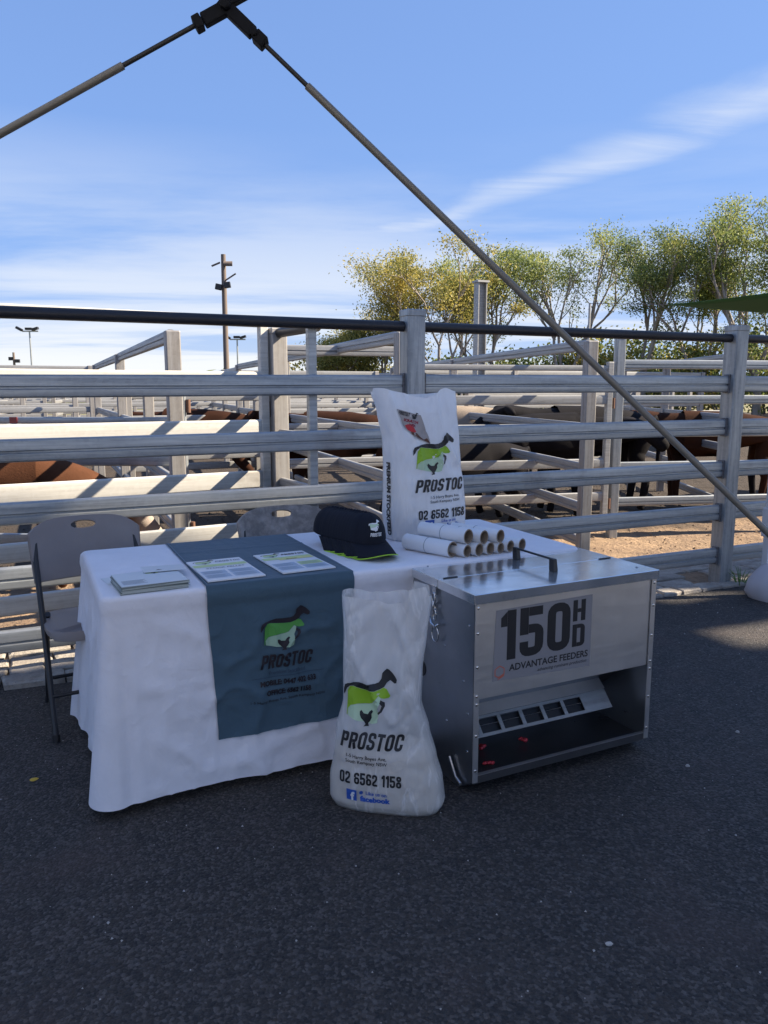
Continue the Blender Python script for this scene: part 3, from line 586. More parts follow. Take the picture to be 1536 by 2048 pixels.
# hazy far scrub on the horizon
rs = np.random.RandomState(9); nb = 9000
ang_ = rs.uniform(-.75, .75, nb); dd = rs.uniform(120, 160, nb); hh = np.abs(rs.normal(size=nb))*1.0*(1.1+np.sin(ang_*23)*.5)
C = np.stack([np.sin(ang_)*dd, np.cos(ang_)*dd, hh], 1); d1 = rs.normal(size=(nb, 3)); d2 = rs.normal(size=(nb, 3))
q = np.stack([C, C+d1*.7, C+d1*.7+d2*.6, C+d2*.6], 1).reshape(-1, 3)
me = bpy.data.meshes.new('distant_scrub'); me.from_pydata(q.tolist(), [], [(4*i, 4*i+1, 4*i+2, 4*i+3) for i in range(nb)]); me.materials.append(M['leaf_c'])
o = link(bpy.data.objects.new('distant_scrub', me)); o['kind'] = 'stuff'; tag(o, 'line of far green scrub along the horizon behind the pens', 'scrub')

# ------------------------------------------------------------------ poles and lights
t = thing('power_pole', 'tall timber pole carrying floodlights and small boxes', 'pole', (-6.05, 30, 0))
MB().tube([(0, 0, -.3), (.02, 0, 6.45)], [.12, .09], 12).build('shaft', M['wood'], t, smooth=50)
for (x, z, rx) in ((-.16, 5.25, .2), (.17, 5.32, -.15)): MB().obox((x, -.16, z), (.24, .14, .22), Matrix.Rotation(rx, 3, 'Y')).build('floodlight', M['blackplastic'], t, bevel=.02)
MB().cyl((.08, -.05, 5.5), (.48, -.05, 5.75), .03, 8).build('arm', M['wood'], t); MB().cyl((-.1, -.05, 6.15), (-.42, -.05, 6.02), .035, 8).build('arm', M['wood'], t)
MB().rings([[(.05+.2*k_+.0, -.1+.1*math.cos(a)*(1-.5*k_), 6.1+.09*math.sin(a)) for a in [i*.785 for i in range(8)]] for k_ in (0, .9, 1.6)]).build('lamp_head', M['wood'], t, smooth=60)
def light_pole(label, px_, D_, h_):
    t = thing('light_pole', label, 'light pole', at(px_, D_), 0, 'far light poles')
    MB().tube([(0, 0, 0), (0, 0, h_)], [.09, .06], 8).build('shaft', M['galv'], t, smooth=50)
    MB().box(-.55, .7, -.05, .05, h_-.05, h_+.05).build('crossarm', M['galv'], t)
    for x, r in ((-.75, .5), (0, 0), (.5, -.3)): MB().obox((x, -.1, h_+.18), (.5, .3, .18), Matrix.Rotation(r, 3, 'Y')).build('floodlight', M['pipe'], t)
light_pole('slim far light pole with cross arm at upper left', 62, 62, 6.0); light_pole('slim far light pole just right of the timber pole', 475, 64, 5.5)
t = thing('light_pole', 'shortest distant pole with small boxes at far left', 'light pole', at(27, 70), 0, 'far light poles')
MB().tube([(0, 0, 0), (0, 0, 4.75)], [.14, .1], 8).build('shaft', M['wood'], t, smooth=50)
for x, z in ((-.25, 4.2), (.3, 4.0)): MB().box(x-.2, x+.2, -.1, .1, z-.15, z+.15).build('floodlight', M['pipe'], t)

# green shade sail far right
def pt(px, py, D):
    a = (px-768)/1538.; b = -(py-1024)/1538.; c_, s_ = math.cos(R(9)), math.sin(R(9)); k_ = D/(c_+b*s_)
    return Vector((a*k_, D, 1.42+(-s_+b*c_)*k_))
t = thing('shade_sail', 'green triangular shade sail stretched in front of the gum trees', 'shade sail', (0, 0, 0))
A_, B_, C_ = pt(1335, 609, 17), pt(1720, 558, 15), pt(1700, 632, 21); mb = MB(); n_ = 12; idx = {}
for i in range(n_+1):
    for j in range(n_+1-i):
        a = i/n_; b = j/n_; c_ = 1-a-b; p = A_*c_+B_*a+C_*b; p = p+Vector((0, 0, -.55*(a*b+b*c_*.35+a*c_*.25))); idx[i, j] = len(mb.v); mb.v.append(tuple(p))
for i in range(n_):
    for j in range(n_-i):
        mb.f.append((idx[i, j], idx[i+1, j], idx[i, j+1]))
        if j < n_-i-1: mb.f.append((idx[i+1, j], idx[i+1, j+1], idx[i, j+1]))
o = mb.build('sail_cloth', M['sail'], t, smooth=180, fix=False); md = o.modifiers.new('solid', 'SOLIDIFY'); md.thickness = .006
MB().tube([A_, pt(1180, 607, 19)], .008, 6).build('rope', M['wood'], t)
MB().cyl(pt(1180, 607, 19), Vector((pt(1180, 607, 19).x, 19, 0)), .03, 8).build('rope_post', M['galv_pale'], t)

# ------------------------------------------------------------------ added shade roof (out of frame, shades the stand)
t = thing('added_shade_roof', 'high sheet-metal roof added out of frame to the right to shade the stand', 'roof', (P1.x, P1.y, 0), AF)
mb = MB(); 
for i in range(38):
    x = 6.4+i*.3; z_ = 9.0+(.03 if i % 2 else 0); gaps = [(a, b) for s0_, s1_, a, b in ((13.3, 15.2, -5.30, -4.96), (8.8, 10.4, -4.06, -3.74), (13.6, 14.8, -4.40, -4.14)) if s0_ < x+.15 < s1_]  # gaps placed to drop sun patches on the asphalt and fence foot
    cuts = [-9.6]
    for a, b in sorted(gaps): cuts += [a, b]
    cuts.append(-3.25)
    for a, b in zip(cuts[0::2], cuts[1::2]): mb.box(x, x+.3, a, b, z_, z_+.03)
mb.build('shade_roof_sheet', M['roof'], t)
for x in (6.8, 12.0, 17.4): 
    for y in (-9.3, -3.45): post(x, y, .2, 9.0, t, M['galv'], False)
for y in (-9.3, -3.45): MB().box(6.5, 17.7, y-.05, y+.05, 8.75, 8.99).build('beam', M['galv'], t)

# ------------------------------------------------------------------ gazebo over the camera
t = thing('gazebo', 'pop-up gazebo whose telescopic roof tubes cross the sky above the stand', 'gazebo', (0, 0, 0))
J = Vector((-.36, 1.92, 2.285))
def bar(a, b, r, nm, mt): return MB().tube([a, b], r, 14).build(nm, M[mt], t, smooth=40)
dR = (pt(1536, 1066, 2.0)-J).normalized(); MR = J+dR*((pt(620, 165, 1.93)-J).length); ER = J+dR*2.05
bar(J, MR+dR*.05, .0055, 'inner_tube', 'alu_dark'); bar(MR, ER, .0088, 'outer_tube', 'alu')
dL = (pt(0, 268, 1.86)-J).normalized(); ML = J+dL*((pt(243, 125, 1.9)-J).length); EL = J+dL*1.2
bar(J, ML+dL*.05, .0055, 'inner_tube', 'alu_dark'); bar(ML, EL, .0088, 'outer_tube', 'alu')
jb = MB(); rotm = Vector((dR.x, dR.y, dR.z)).to_track_quat('X', 'Z').to_matrix(); rotl = dL.to_track_quat('X', 'Z').to_matrix()
jb.obox(J+dR*.03, (.10, .024, .028), rotm); jb.obox(J+dL*.025, (.075, .024, .030), rotl); jb.obox(J+Vector((.02, 0, .035)), (.06, .026, .05), rotl)
jb.cyl(J+Vector((0, -.028, 0)), J+Vector((0, .028, 0)), .012, 10); jb.cyl(J+dR*.085+Vector((0, -.024, 0)), J+dR*.085+Vector((0, .024, 0)), .009, 10); jb.obox(J+dR*.10, (.03, .036, .026), rotm); jb.obox(J+dL*.075, (.02, .036, .03), rotl)
jb.build('joint', M['joint'], t, bevel=.003)
for x, y in ((1.46, 2.02), (-1.46, 1.86), (1.46, -1.0), (-1.46, -1.0)): MB().box(x-.02, x+.02, y-.02, y+.02, 0, 2.42).build('leg', M['alu'], t, bevel=.003)
mb = MB(); mb.add([(-1.5, -1.05, 2.44), (1.5, -1.05, 2.44), (1.5, 1.9, 2.44), (-1.5, 1.9, 2.44), (0, .45, 3.2)], [(0, 1, 4), (1, 2, 4), (2, 3, 4), (3, 0, 4)]); mb.build('canopy', M['canopy'], t, fix=False)
for a, b in (((-1.5, 1.9), (1.5, 1.9)), ((1.5, 1.9), (1.5, -1.05)), ((1.5, -1.05), (-1.5, -1.05)), ((-1.5, -1.05), (-1.5, 1.9))):
    MB().add([(a[0], a[1], 2.44), (b[0], b[1], 2.44), (b[0], b[1], 2.36), (a[0], a[1], 2.36)], [(0, 1, 2, 3)]).build('valance', M['canopy'], t, fix=False)

# neighbouring gazebo leg and its weight at the right edge
t = thing('tent_pole', 'white neighbouring gazebo leg at the right edge with a pale weight bag', 'tent pole', (2.665, 5.22, 0), R(10))
MB().box(-.03, .03, -.03, .03, .02, 2.6).build('upright', M['white_paint'], t, bevel=.006)
MB().box(-.042, .042, -.042, .042, .42, .62).build('sleeve', M['white_paint'], t, bevel=.006)
MB().box(-.09, .09, -.09, .09, 0, .012).build('foot_plate', M['white_paint'], t)
o = tag(MB().rings([[Vector((2.70+ax*math.cos(a)*(1+.12*math.sin(3*a+z*9)), 5.14+.14*math.sin(a)*(1+.1*math.cos(2*a)), z)) for a in [i*2*math.pi/18 for i in range(18)]] for z, ax in ((.0, .16), (.05, .20), (.12, .19), (.19, .13), (.235, .07), (.25, .03))]).build('weight_bag', M['canvas'], None, smooth=50), 'crumpled off-white weight bag slumped around the gazebo leg foot', 'weight bag')


# ------------------------------------------------------------------ flat print helpers (lettering, logos)
def text_geo(body, w, h, bold=.0, shear=0.0, space=1.0):
    if h > .011 and set(body) <= set(_G)|{'0'}: return block_geo(body, w, h, shear)
    cu = bpy.data.curves.new('txt', 'FONT'); cu.body = body; cu.size = 1; cu.offset = bold; cu.shear = shear; cu.space_character = space; cu.resolution_u = 3
    o = bpy.data.objects.new('txt', cu); COL.objects.link(o)
    dg = bpy.context.evaluated_depsgraph_get(); me = bpy.data.meshes.new_from_object(o.evaluated_get(dg))
    V = np.array([v.co[:2] for v in me.vertices]); F = [tuple(p.vertices) for p in me.polygons]
    bpy.data.objects.remove(o); bpy.data.curves.remove(cu); bpy.data.meshes.remove(me)
    lo = V.min(0); hi = V.max(0); V = (V-lo)/(hi-lo); V[:, 0] -= .5; V[:, 0] *= w; V[:, 1] *= h
    return V, F
def _round(path, r, closed=False):
    P = [Vector(p) for p in path]; out_ = []
    for i, p in enumerate(P):
        if not closed and i in (0, len(P)-1): out_.append(p); continue
        a = P[i-1]; b = P[(i+1) % len(P)]; da = (a-p); db = (b-p); k = min(r, da.length*.49, db.length*.49); q0 = p+da.normalized()*k; q1 = p+db.normalized()*k
        for j in range(5): u = j/4; out_.append(q0*(1-u)**2+p*2*u*(1-u)+q1*u*u)
    return out_
_G = {  # heavy condensed capitals and figures, drawn as strokes: (closed, points)
 'O': (1, [(1, [(.18,.18),(.82,.18),(.82,1.82),(.18,1.82)])]), 'C': (1, [(0, [(.82,1.22),(.82,1.82),(.18,1.82),(.18,.18),(.82,.18),(.82,.78)])]),
 'S': (1, [(0, [(.82,1.38),(.82,1.82),(.18,1.82),(.18,1.04),(.82,.96),(.82,.18),(.18,.18),(.18,.62)])]), 'T': (1, [(0, [(0,1.82),(1,1.82)]), (0, [(.5,0),(.5,1.635)])]),
 'P': (1, [(0, [(.18,0),(.18,2)]), (0, [(.365,1.82),(.82,1.82),(.82,.95),(.365,.95)])]), 'R': (1, [(0, [(.18,0),(.18,2)]), (0, [(.365,1.82),(.82,1.82),(.82,1.0),(.365,1.0)]), (0, [(.60,.81),(.84,0)])]),
 'H': (1, [(0, [(.18,0),(.18,2)]), (0, [(.82,0),(.82,2)]), (0, [(.365,1),(.635,1)])]), 'D': (1, [(0, [(.18,0),(.18,2)]), (0, [(.365,1.82),(.82,1.82),(.82,.18),(.365,.18)])]),
 '1': (.62, [(0, [(.44,0),(.44,2)]), (2, [(.255,1.36),(.255,1.97),(.0,1.72),(.0,1.36)])]), '5': (1, [(0, [(.365,1.82),(.95,1.82)]), (0, [(.18,.90),(.18,2)]), (0, [(.365,1.12),(.82,1.12),(.82,.18),(.18,.18),(.18,.62)])]),
 '6': (1, [(1, [(.18,.18),(.82,.18),(.82,1.06),(.18,1.06)]), (0, [(.82,1.45),(.82,1.82),(.18,1.82),(.18,1.20)])]),
 '2': (1, [(0, [(.18,1.35),(.18,1.82),(.82,1.82),(.82,1.15),(.20,.55),(.18,.18),(.98,.18)])]), '8': (1, [(1, [(.18,.18),(.82,.18),(.82,.92),(.18,.92)]), (1, [(.20,1.285),(.80,1.285),(.80,1.82),(.20,1.82)])]), ' ': (.45, [])}
def block_geo(body, w, h, shear=0.0, sw=.36, gap=.16):
    V = []; F = []; x = 0
    for ch in body:
        adv, strokes = _G['O' if ch == '0' else ch]
        for closed, path in strokes:
            if closed == 2:
                F.append(tuple(range(len(V), len(V)+len(path)))); V += [(p[0]+x, p[1]) for p in path]; continue
            P = _round(path, .30, closed); n_ = len(P); b = len(V)
            for i, p in enumerate(P):
                t_ = (P[(i+1) % n_]-P[i-1]) if (closed or 0 < i < n_-1) else (P[1]-P[0] if i == 0 else P[-1]-P[-2])
                t_.normalize(); nn = Vector((-t_.y, t_.x))*sw/2; V += [(p.x+nn.x+x, p.y+nn.y), (p.x-nn.x+x, p.y-nn.y)]
            for i in range(n_ if closed else n_-1): j = (i+1) % n_; F.append((b+2*i, b+2*i+1, b+2*j+1, b+2*j))
        x += adv+gap
    V = np.array(V); V[:, 0] += shear*V[:, 1]; lo = V.min(0); hi = V.max(0); V = (V-lo)/(hi-lo); V[:, 0] -= .5; V[:, 0] *= w; V[:, 1] *= h
    return V, F
def poly_geo(pts): return np.array(pts, float), [tuple(range(len(pts)))]
def drape(name, geo, fn, material, parent, step=.02, at=(0, 0), rot=0.0):
    V, F = geo; c, s = math.cos(rot), math.sin(rot)
    V = np.stack([V[:, 0]*c-V[:, 1]*s+at[0], V[:, 0]*s+V[:, 1]*c+at[1]], 1)
    bm = bmesh.new(); vs = [bm.verts.new((x, y, 0)) for x, y in V]
    for f in F:
        try: bm.faces.new([vs[i] for i in f])
        except ValueError: pass
    bmesh.ops.triangulate(bm, faces=bm.faces[:])
    if step:
        lo = V.min(0); hi = V.max(0)
        for ax in (0, 1):
            k = int((hi[ax]-lo[ax])/step)
            for i in range(1, k+1):
                co = [0, 0, 0]; no = [0, 0, 0]; co[ax] = lo[ax]+i*step; no[ax] = 1
                if co[ax] < hi[ax]-1e-4: bmesh.ops.bisect_plane(bm, geom=bm.verts[:]+bm.edges[:]+bm.faces[:], plane_co=co, plane_no=no)
    for v in bm.verts: v.co = fn(v.co.x, v.co.y)
    me = bpy.data.meshes.new(name); bm.to_mesh(me); bm.free(); me.materials.append(material)
    return link(bpy.data.objects.new(name, me), parent)
_L = dict(
 horse=[(310,985),(312,930),(325,895),(350,880),(400,866),(450,855),(520,862),(580,862),(610,850),(630,820),(636,775),(652,756),(672,738),(690,745),(715,768),(738,795),(757,822),(752,850),(736,857),(700,832),(676,850),(655,885),(620,905),(580,918),(520,915),(450,905),(400,895),(370,897),(345,920),(330,955)],
 cow=[(372,899),(400,898),(450,908),(520,918),(580,921),(622,908),(650,890),(674,903),(684,922),(703,962),(692,979),(655,980),(632,972),(612,955),(590,980),(562,1018),(530,1030),(430,1040),(378,1055),(352,1090),(350,1140),(343,1138),(346,1040),(350,940)],
 sheep=[(354,1092),(378,1058),(430,1043),(530,1033),(562,1021),(592,983),(612,958),(630,974),(628,1005),(607,1055),(612,1112),(602,1180),(560,1196),(450,1172),(390,1155),(358,1142)],
 leg=[(630,985),(662,1010),(664,1042),(642,1082),(610,1114),(606,1100),(632,1062),(641,1032),(624,1008)],
 hen=[(458,1100),(470,1086),(490,1112),(525,1116),(540,1090),(560,1074),(569,1088),(556,1110),(559,1140),(542,1174),(528,1190),(534,1216),(490,1219),(506,1200),(495,1180),(470,1150),(460,1125)])
def logo(fn, parent, cx, base, width, mats=('ink', 'green', 'pale_green'), step=.02, ys=.76):
    k = width/447.0
    for nm, key, mt, dz in (('logo_cow', 'cow', mats[1], 0), ('logo_sheep', 'sheep', mats[2], 0), ('logo_horse', 'horse', mats[0], 1), ('logo_horse_leg', 'leg', mats[0], 1), ('logo_hen', 'hen', mats[0], 2)):
        g = poly_geo([((x-535)*k+cx, (1219-y)*k*ys+base) for x, y in _L[key]])
        drape(nm, g, (lambda a, b, dz=dz: fn(a, b, dz)), M[mt], parent, step)

# ------------------------------------------------------------------ table, cloth and runner
TA = (-.92, 2.44); AT = R(25); TL, TD, TZ = 1.95, .83, .745
tb = thing('folding_table', 'white folding trestle table hidden under the cloth', 'table', (TA[0], TA[1], 0), AT)
MB().box(.012, TL-.012, .012, TD-.012, .70, TZ-.006).build('tabletop', M['white_paint'], tb, bevel=.012)
for x in (.28, TL-.28):
    for y in (.10, TD-.10): MB().tube([(x, y, 0), (x, y, .70)], .014, 10).build('leg', M['blackmetal'], tb, smooth=50)
    MB().tube([(x, .10, .30), (x, TD-.10, .30)], .010, 8).build('crossbar', M['blackmetal'], tb, smooth=50)
def sst(a, b, x): x = max(0, min(1, (x-a)/(b-a))); return x*x*(3-2*x)
def FD(x, t):                                             # how far the front drop stands off the table edge
    lip = -.008*sst(.04, .075, t)*(1-.4*sst(.5, .1, x))
    g = t/.7
    fold = (.011*noise.noise((x*2.6, t*.5, 4))+.008*noise.noise((x*7, t*1.2, 9)))*g - .0025*math.exp(-((x-.55)/.006)**2) - .0025*math.exp(-((x-1.12)/.006)**2)+ .0025*math.exp(-((t-.40)/.006)**2)
    crease = (.0085*(1-min(1, abs(noise.noise((x*4.5+t*3.5, t*4.5-x*2.5, 2)))*3.2))**2 + .0045*(1-min(1, abs(noise.noise((x*10-t*4, t*7+x*5, 12)))*3.5))**2)*sst(.03, .2, t)
    c = math.exp(-(x/.10)**2)
    corner = c*(.030*g*g + .0075*math.sin(x*88)*sst(.05, .30, t))
    return .010 + lip + .030*g + fold*(1-.8*c) + crease*1.3*(1-c) + corner
def LD(y, t):                                             # left end drop
    g = t/.7; c = math.exp(-(y/.10)**2); c2 = math.exp(-((TD-y)/.16)**2)
    return .008-.010*sst(.04, .08, t)+.05*g+(.03*noise.noise((y*3.4, t*.5, 14))+.012*noise.noise((y*9, t*.8, 19)))*g*(1-c)+.010*(1-c)*(1-c2)*(1-min(1, abs(noise.noise((y*6-t*4, t*5, 5)))*3))**2*sst(.03, .15, t)+c*(.03*g+.009*math.sin(y*80)*sst(.05, .3, t))+c2*.035*g+.006*math.sin(y*31)*g
cont = []; rr = .035
def seg(a, b, n_): return [a+(b-a)*i/n_ for i in range(n_)]
for x in seg(rr, TL-rr, 190): cont.append((x, 0, 0, -1, 'f', x))
for i in range(10): a = -math.pi/2+math.pi/2*i/10; cont.append((TL-rr+rr*math.cos(a), rr+rr*math.sin(a), math.cos(a), math.sin(a), 'c', 0))
for y in seg(rr, TD-rr, 24): cont.append((TL, y, 1, 0, 'r', y))
for i in range(10): a = math.pi/2*i/10; cont.append((TL-rr+rr*math.cos(a), TD-rr+rr*math.sin(a), math.cos(a), math.sin(a), 'c', 0))
for x in seg(TL-rr, rr, 60): cont.append((x, TD, 0, 1, 'b', x))
for i in range(10): a = math.pi/2+math.pi/2*i/10; cont.append((rr+rr*math.cos(a), TD-rr+rr*math.sin(a), math.cos(a), math.sin(a), 'bl', i/10))
for y in seg(TD-rr, rr, 90): cont.append((0, y, -1, 0, 'l', y))
for i in range(12): a = math.pi+math.pi/2*i/12; cont.append((rr+rr*math.cos(a), rr+rr*math.sin(a), math.cos(a), math.sin(a), 'fl', i/12))
def off(q, t):
    k, p = q[4], q[5]
    if k == 'f': return FD(p, t)
    if k == 'l': return LD(p, t)
    if k == 'fl': return LD(0, t)*(1-p)+FD(0, t)*p + .018*math.sin(math.pi*p)*t/.7
    if k == 'bl': return .01+.05*t/.7*(1-p)+LD(TD, t)*p
    return .008+.03*t/.7+.012*noise.noise((q[0]*4, q[1]*4, 1))*t/.7
ts = [0, .004, .010, .018, .028, .040, .052, .066] + [.085+.625*i/30 for i in range(31)]
rings = []
zt = TZ+.003
for k in [0, .12, .25, .4, .55, .68, .78, .86, .92, .96, .985]:
    ring = []
    for q in cont:
        x = TL/2+(q[0]-TL/2)*k; y = TD/2+(q[1]-TD/2)*k
        ring.append((x, y, zt+(.0018*noise.noise((x*7, y*13, 3))+.0022*(1-min(1, abs(noise.noise((x*3, y*11, 6)))*3.5))**2)*(1-k**8)))
    rings.append(ring)
for t0 in ts:
    ring = []
    for q in cont:
        t = t0*.35 if q[4] == 'b' else t0
        e = .010*math.sin(min(1, t/.014)*math.pi/2) if t < .014 else .010
        o_ = (e-.010)+off(q, t) if t < .03 else off(q, t)
        hem = TZ+.003-t
        if t > .5: hem += (t-.5)/.21*(.007*noise.noise((q[0]*2.5, q[1]*2.5, 8)))
        ring.append((q[0]+q[2]*o_, q[1]+q[3]*o_, hem))
    rings.append(ring)
cl = MB().rings(rings, cap=False).build('tablecloth', M['linen'], None, smooth=180)
cl.location = (TA[0], TA[1], 0); cl.rotation_euler = (0, 0, AT); tag(cl, 'creased white tablecloth hanging nearly to the asphalt over the table', 'tablecloth')

RX0, RX1 = .335, .885
rn = thing('table_runner', 'slate blue printed runner draped over the middle of the white tablecloth', 'table runner', (TA[0], TA[1], 0), AT)
def RF(x, z, lift=0): t = TZ+.003-z; return Vector((x, -(FD(x, t)+.006+.0012*(lift+1)), z))
path = [('b', .30-.012*i) for i in range(0, 24)] + [('t', TD-.012-(TD-.006)*i/60) for i in range(61)] + [('f', .006+.545*(i/64)) for i in range(65)]
vs = []; nx = 40
for kind, p in path:
    for i in range(nx+1):
        x = RX0+(RX1-RX0)*i/nx
        if kind == 'b': vs.append((x, TD+.02+.02*p, zt-max(.002, p)))
        elif kind == 't':
            cr = .0035*math.exp(-((p-.58)/.008)**2)+.003*math.exp(-((x-.60)/.006)**2)*(1 if p > .35 else 0)
            vs.append((x, p, zt+.0045+cr+.0015*abs(noise.noise((x*8, p*9, 5)))))
        else:
            xx = x - .035*sst(.3, .55, p)*(x-RX0)/(RX1-RX0) + .02*sst(0, .55, p)*(1-(x-RX0)/(RX1-RX0))
            cr = .0022*math.exp(-((p-.265)/.006)**2)
            q = RF(xx, zt-p); e = sst(0, .02, p); vs.append((xx, q.y*e-.004*(1-e)-cr, zt-p+.0045*(1-e)+.006*(i/nx)*sst(.4, .55, p)))
fs = [(j*(nx+1)+i, j*(nx+1)+i+1, (j+1)*(nx+1)+i+1, (j+1)*(nx+1)+i) for j in range(len(path)-1) for i in range(nx)]
mb = MB(); mb.add(vs, fs); o = mb.build('cloth', M['runner'], rn, smooth=180, fix=False)
for x in (RX0+.008, RX1-.008): MB().tube([(x, TD-.02-(TD-.03)*i/30, zt+.0075) for i in range(31)], .0012, 5).build('stitched_hem', M['hem'], rn)
rfn = lambda a, b, dz=0: RF(a, b, 4.5+dz*.6)
logo(rfn, rn, .612, .494, .190, ('ink_maroon', 'green_dk', 'pale_green_dk'))
def rtext(s_, x, z, w, h, mt='ink_maroon', bold=.03, shear=0.0): drape('lettering', text_geo(s_, w, h, bold, shear), rfn, M[mt], rn, .02, (x, z))
rtext('PROSTOC', .612, .430, .200, .052, bold=.05, shear=.25); rtext('Premium Stockfeed', .612, .408, .135, .013, 'runner_dim', .01)
drape('rule', poly_geo([(.48, .398), (.751, .4), (.751, .402), (.48, .4)]), rfn, M['runner_dim'], rn, .02)
rtext('MOBILE: 0447 402 633', .615, .367, .208, .021, bold=.045); rtext('OFFICE: 6562 1158', .615, .331, .165, .021, bold=.045); rtext('1-5 Harry Boyes Ave, South Kempsey NSW', .613, .306, .28, .012, 'ink_maroon', .008)

# ------------------------------------------------------------------ brochures and pads
def tpos(x, y, z=zt): c, s_ = math.cos(AT), math.sin(AT); return (TA[0]+x*c-y*s_, TA[1]+x*s_+y*c, z)
t = thing('brochure_stack', 'thick stack of folded brochures at the near left table corner', 'brochure stack', tpos(.165, .11), AT+R(4))
rnd = random.Random(4)
for i in range(8):
    a = rnd.uniform(-.02, .02); MB().obox((rnd.uniform(-.003, .003), rnd.uniform(-.002, .002), .0022+i*.0033), (.225, .20, .0026), Matrix.Rotation(a, 3, 'Z')).build('brochure', M['pages'], t)
o = MB().obox((.0, .0, .0285), (.222, .198, .0015)).build('cover', M['card_pale'], t)
fl = lambda a, b, dz=0: Vector((a, b, .0297+.0003*dz))
logo(fl, o, .03, .045, .07, ('ink', 'green', 'page_green'), 0)
for i in range(5): drape('print_line', poly_geo([(-.10, -.075+.012*i), (-.02-.01*(i % 2), -.075+.012*i), (-.02-.01*(i % 2), -.070+.012*i), (-.10, -.070+.012*i)]), fl, M['page_grey'], o, 0)
t2 = thing('leaflet', 'single pale green leaflet lying behind the brochure stack', 'leaflet', tpos(.235, .265), AT+R(-3))
mb = MB(); mb.add([(-.075, -.10, .032), (.075, -.10, .033), (.075, .05, .018), (-.075, .07, .016), (-.075, -.10, .0335), (.075, -.10, .0345), (.075, .05, .0195), (-.075, .07, .0175)], [(0, 3, 2, 1), (4, 5, 6, 7), (0, 1, 5, 4), (1, 2, 6, 5), (2, 3, 7, 6), (3, 0, 4, 7)]); mb.build('sheet', M['card_pale'], t2)
t3 = thing('leaflet', 'flat grey-lined leaflet poking out left of the brochure stack', 'leaflet', tpos(.075, .235), AT+R(9)); MB().box(-.05, .06, -.06, .05, .001, .0022).build('sheet', M['card_pale'], t3)
def pad(x0, x1, y0, y1, rz, label, kind):
    cx, cy = (x0+x1)/2, (y0+y1)/2; w, d = x1-x0, y1-y0
    t = thing('info_sheet', label, 'leaflet', tpos(cx, cy, zt+.008), AT+R(rz), 'information sheets on the runner')
    o = MB().box(-w/2, w/2, -d/2, d/2, 0, .005).build('paper_pad', M['paper'], t)
    f_ = lambda a, b, dz=0: Vector((a, b, .0056+.0003*dz))
    def rect(a, b, c, e, mt, nm='printed_box', dz=0): drape(nm, poly_geo([(a, c), (b, c), (b, e), (a, e)]), (lambda p, q: f_(p, q, dz)), M[mt], t, 0)
    def tx(s_, x, y, ww, hh, mt='ink', bold=.03): drape('lettering', text_geo(s_, ww, hh, bold, .15), (lambda p, q: f_(p, q, 2)), M[mt], t, 0, (x, y))
    rect(-w/2+.004, w/2-.004, .045, .085, 'page_green', 'green_band')
    if kind == 2: rect(-w*.2, w/2-.004, .030, .062, 'page_yellow', 'yellow_band', 1); tx('Booster', w*.05, .036, .045, .012)
    logo(f_, t, -.045, .092, .085, ('ink', 'page_green', 'pale_green'), 0); tx('PROSTOC', .045, .112, .10, .024, 'page_grey' if kind == 1 else 'ink')
    if kind == 1: tx('STOCK PELLET', .01, .010, .15, .018, 'page_grey')
    for i in range(2):
        rect(-w/2+.008, -.006, -.075-.06*i, -.022-.06*i, 'page_blue'); rect(.004, w/2-.008, -.075-.06*i, -.022-.06*i, 'page_blue' if kind == 1 or i else 'page_green')
        for k in range(4): rect(-w/2+.014, -.02-.006*(k % 2), -.034-.011*k-.06*i, -.031-.011*k-.06*i, 'page_grey', 'print_line', 1); rect(.012, w/2-.02, -.034-.011*k-.06*i, -.031-.011*k-.06*i, 'page_grey', 'print_line', 1)
pad(.345, .555, .035, .37, 2, 'printed sheet on the runner nearer the brochure stack', 1); pad(.618, .828, .045, .385, 3, 'printed sheet with yellow band on the runner nearer the caps', 2)

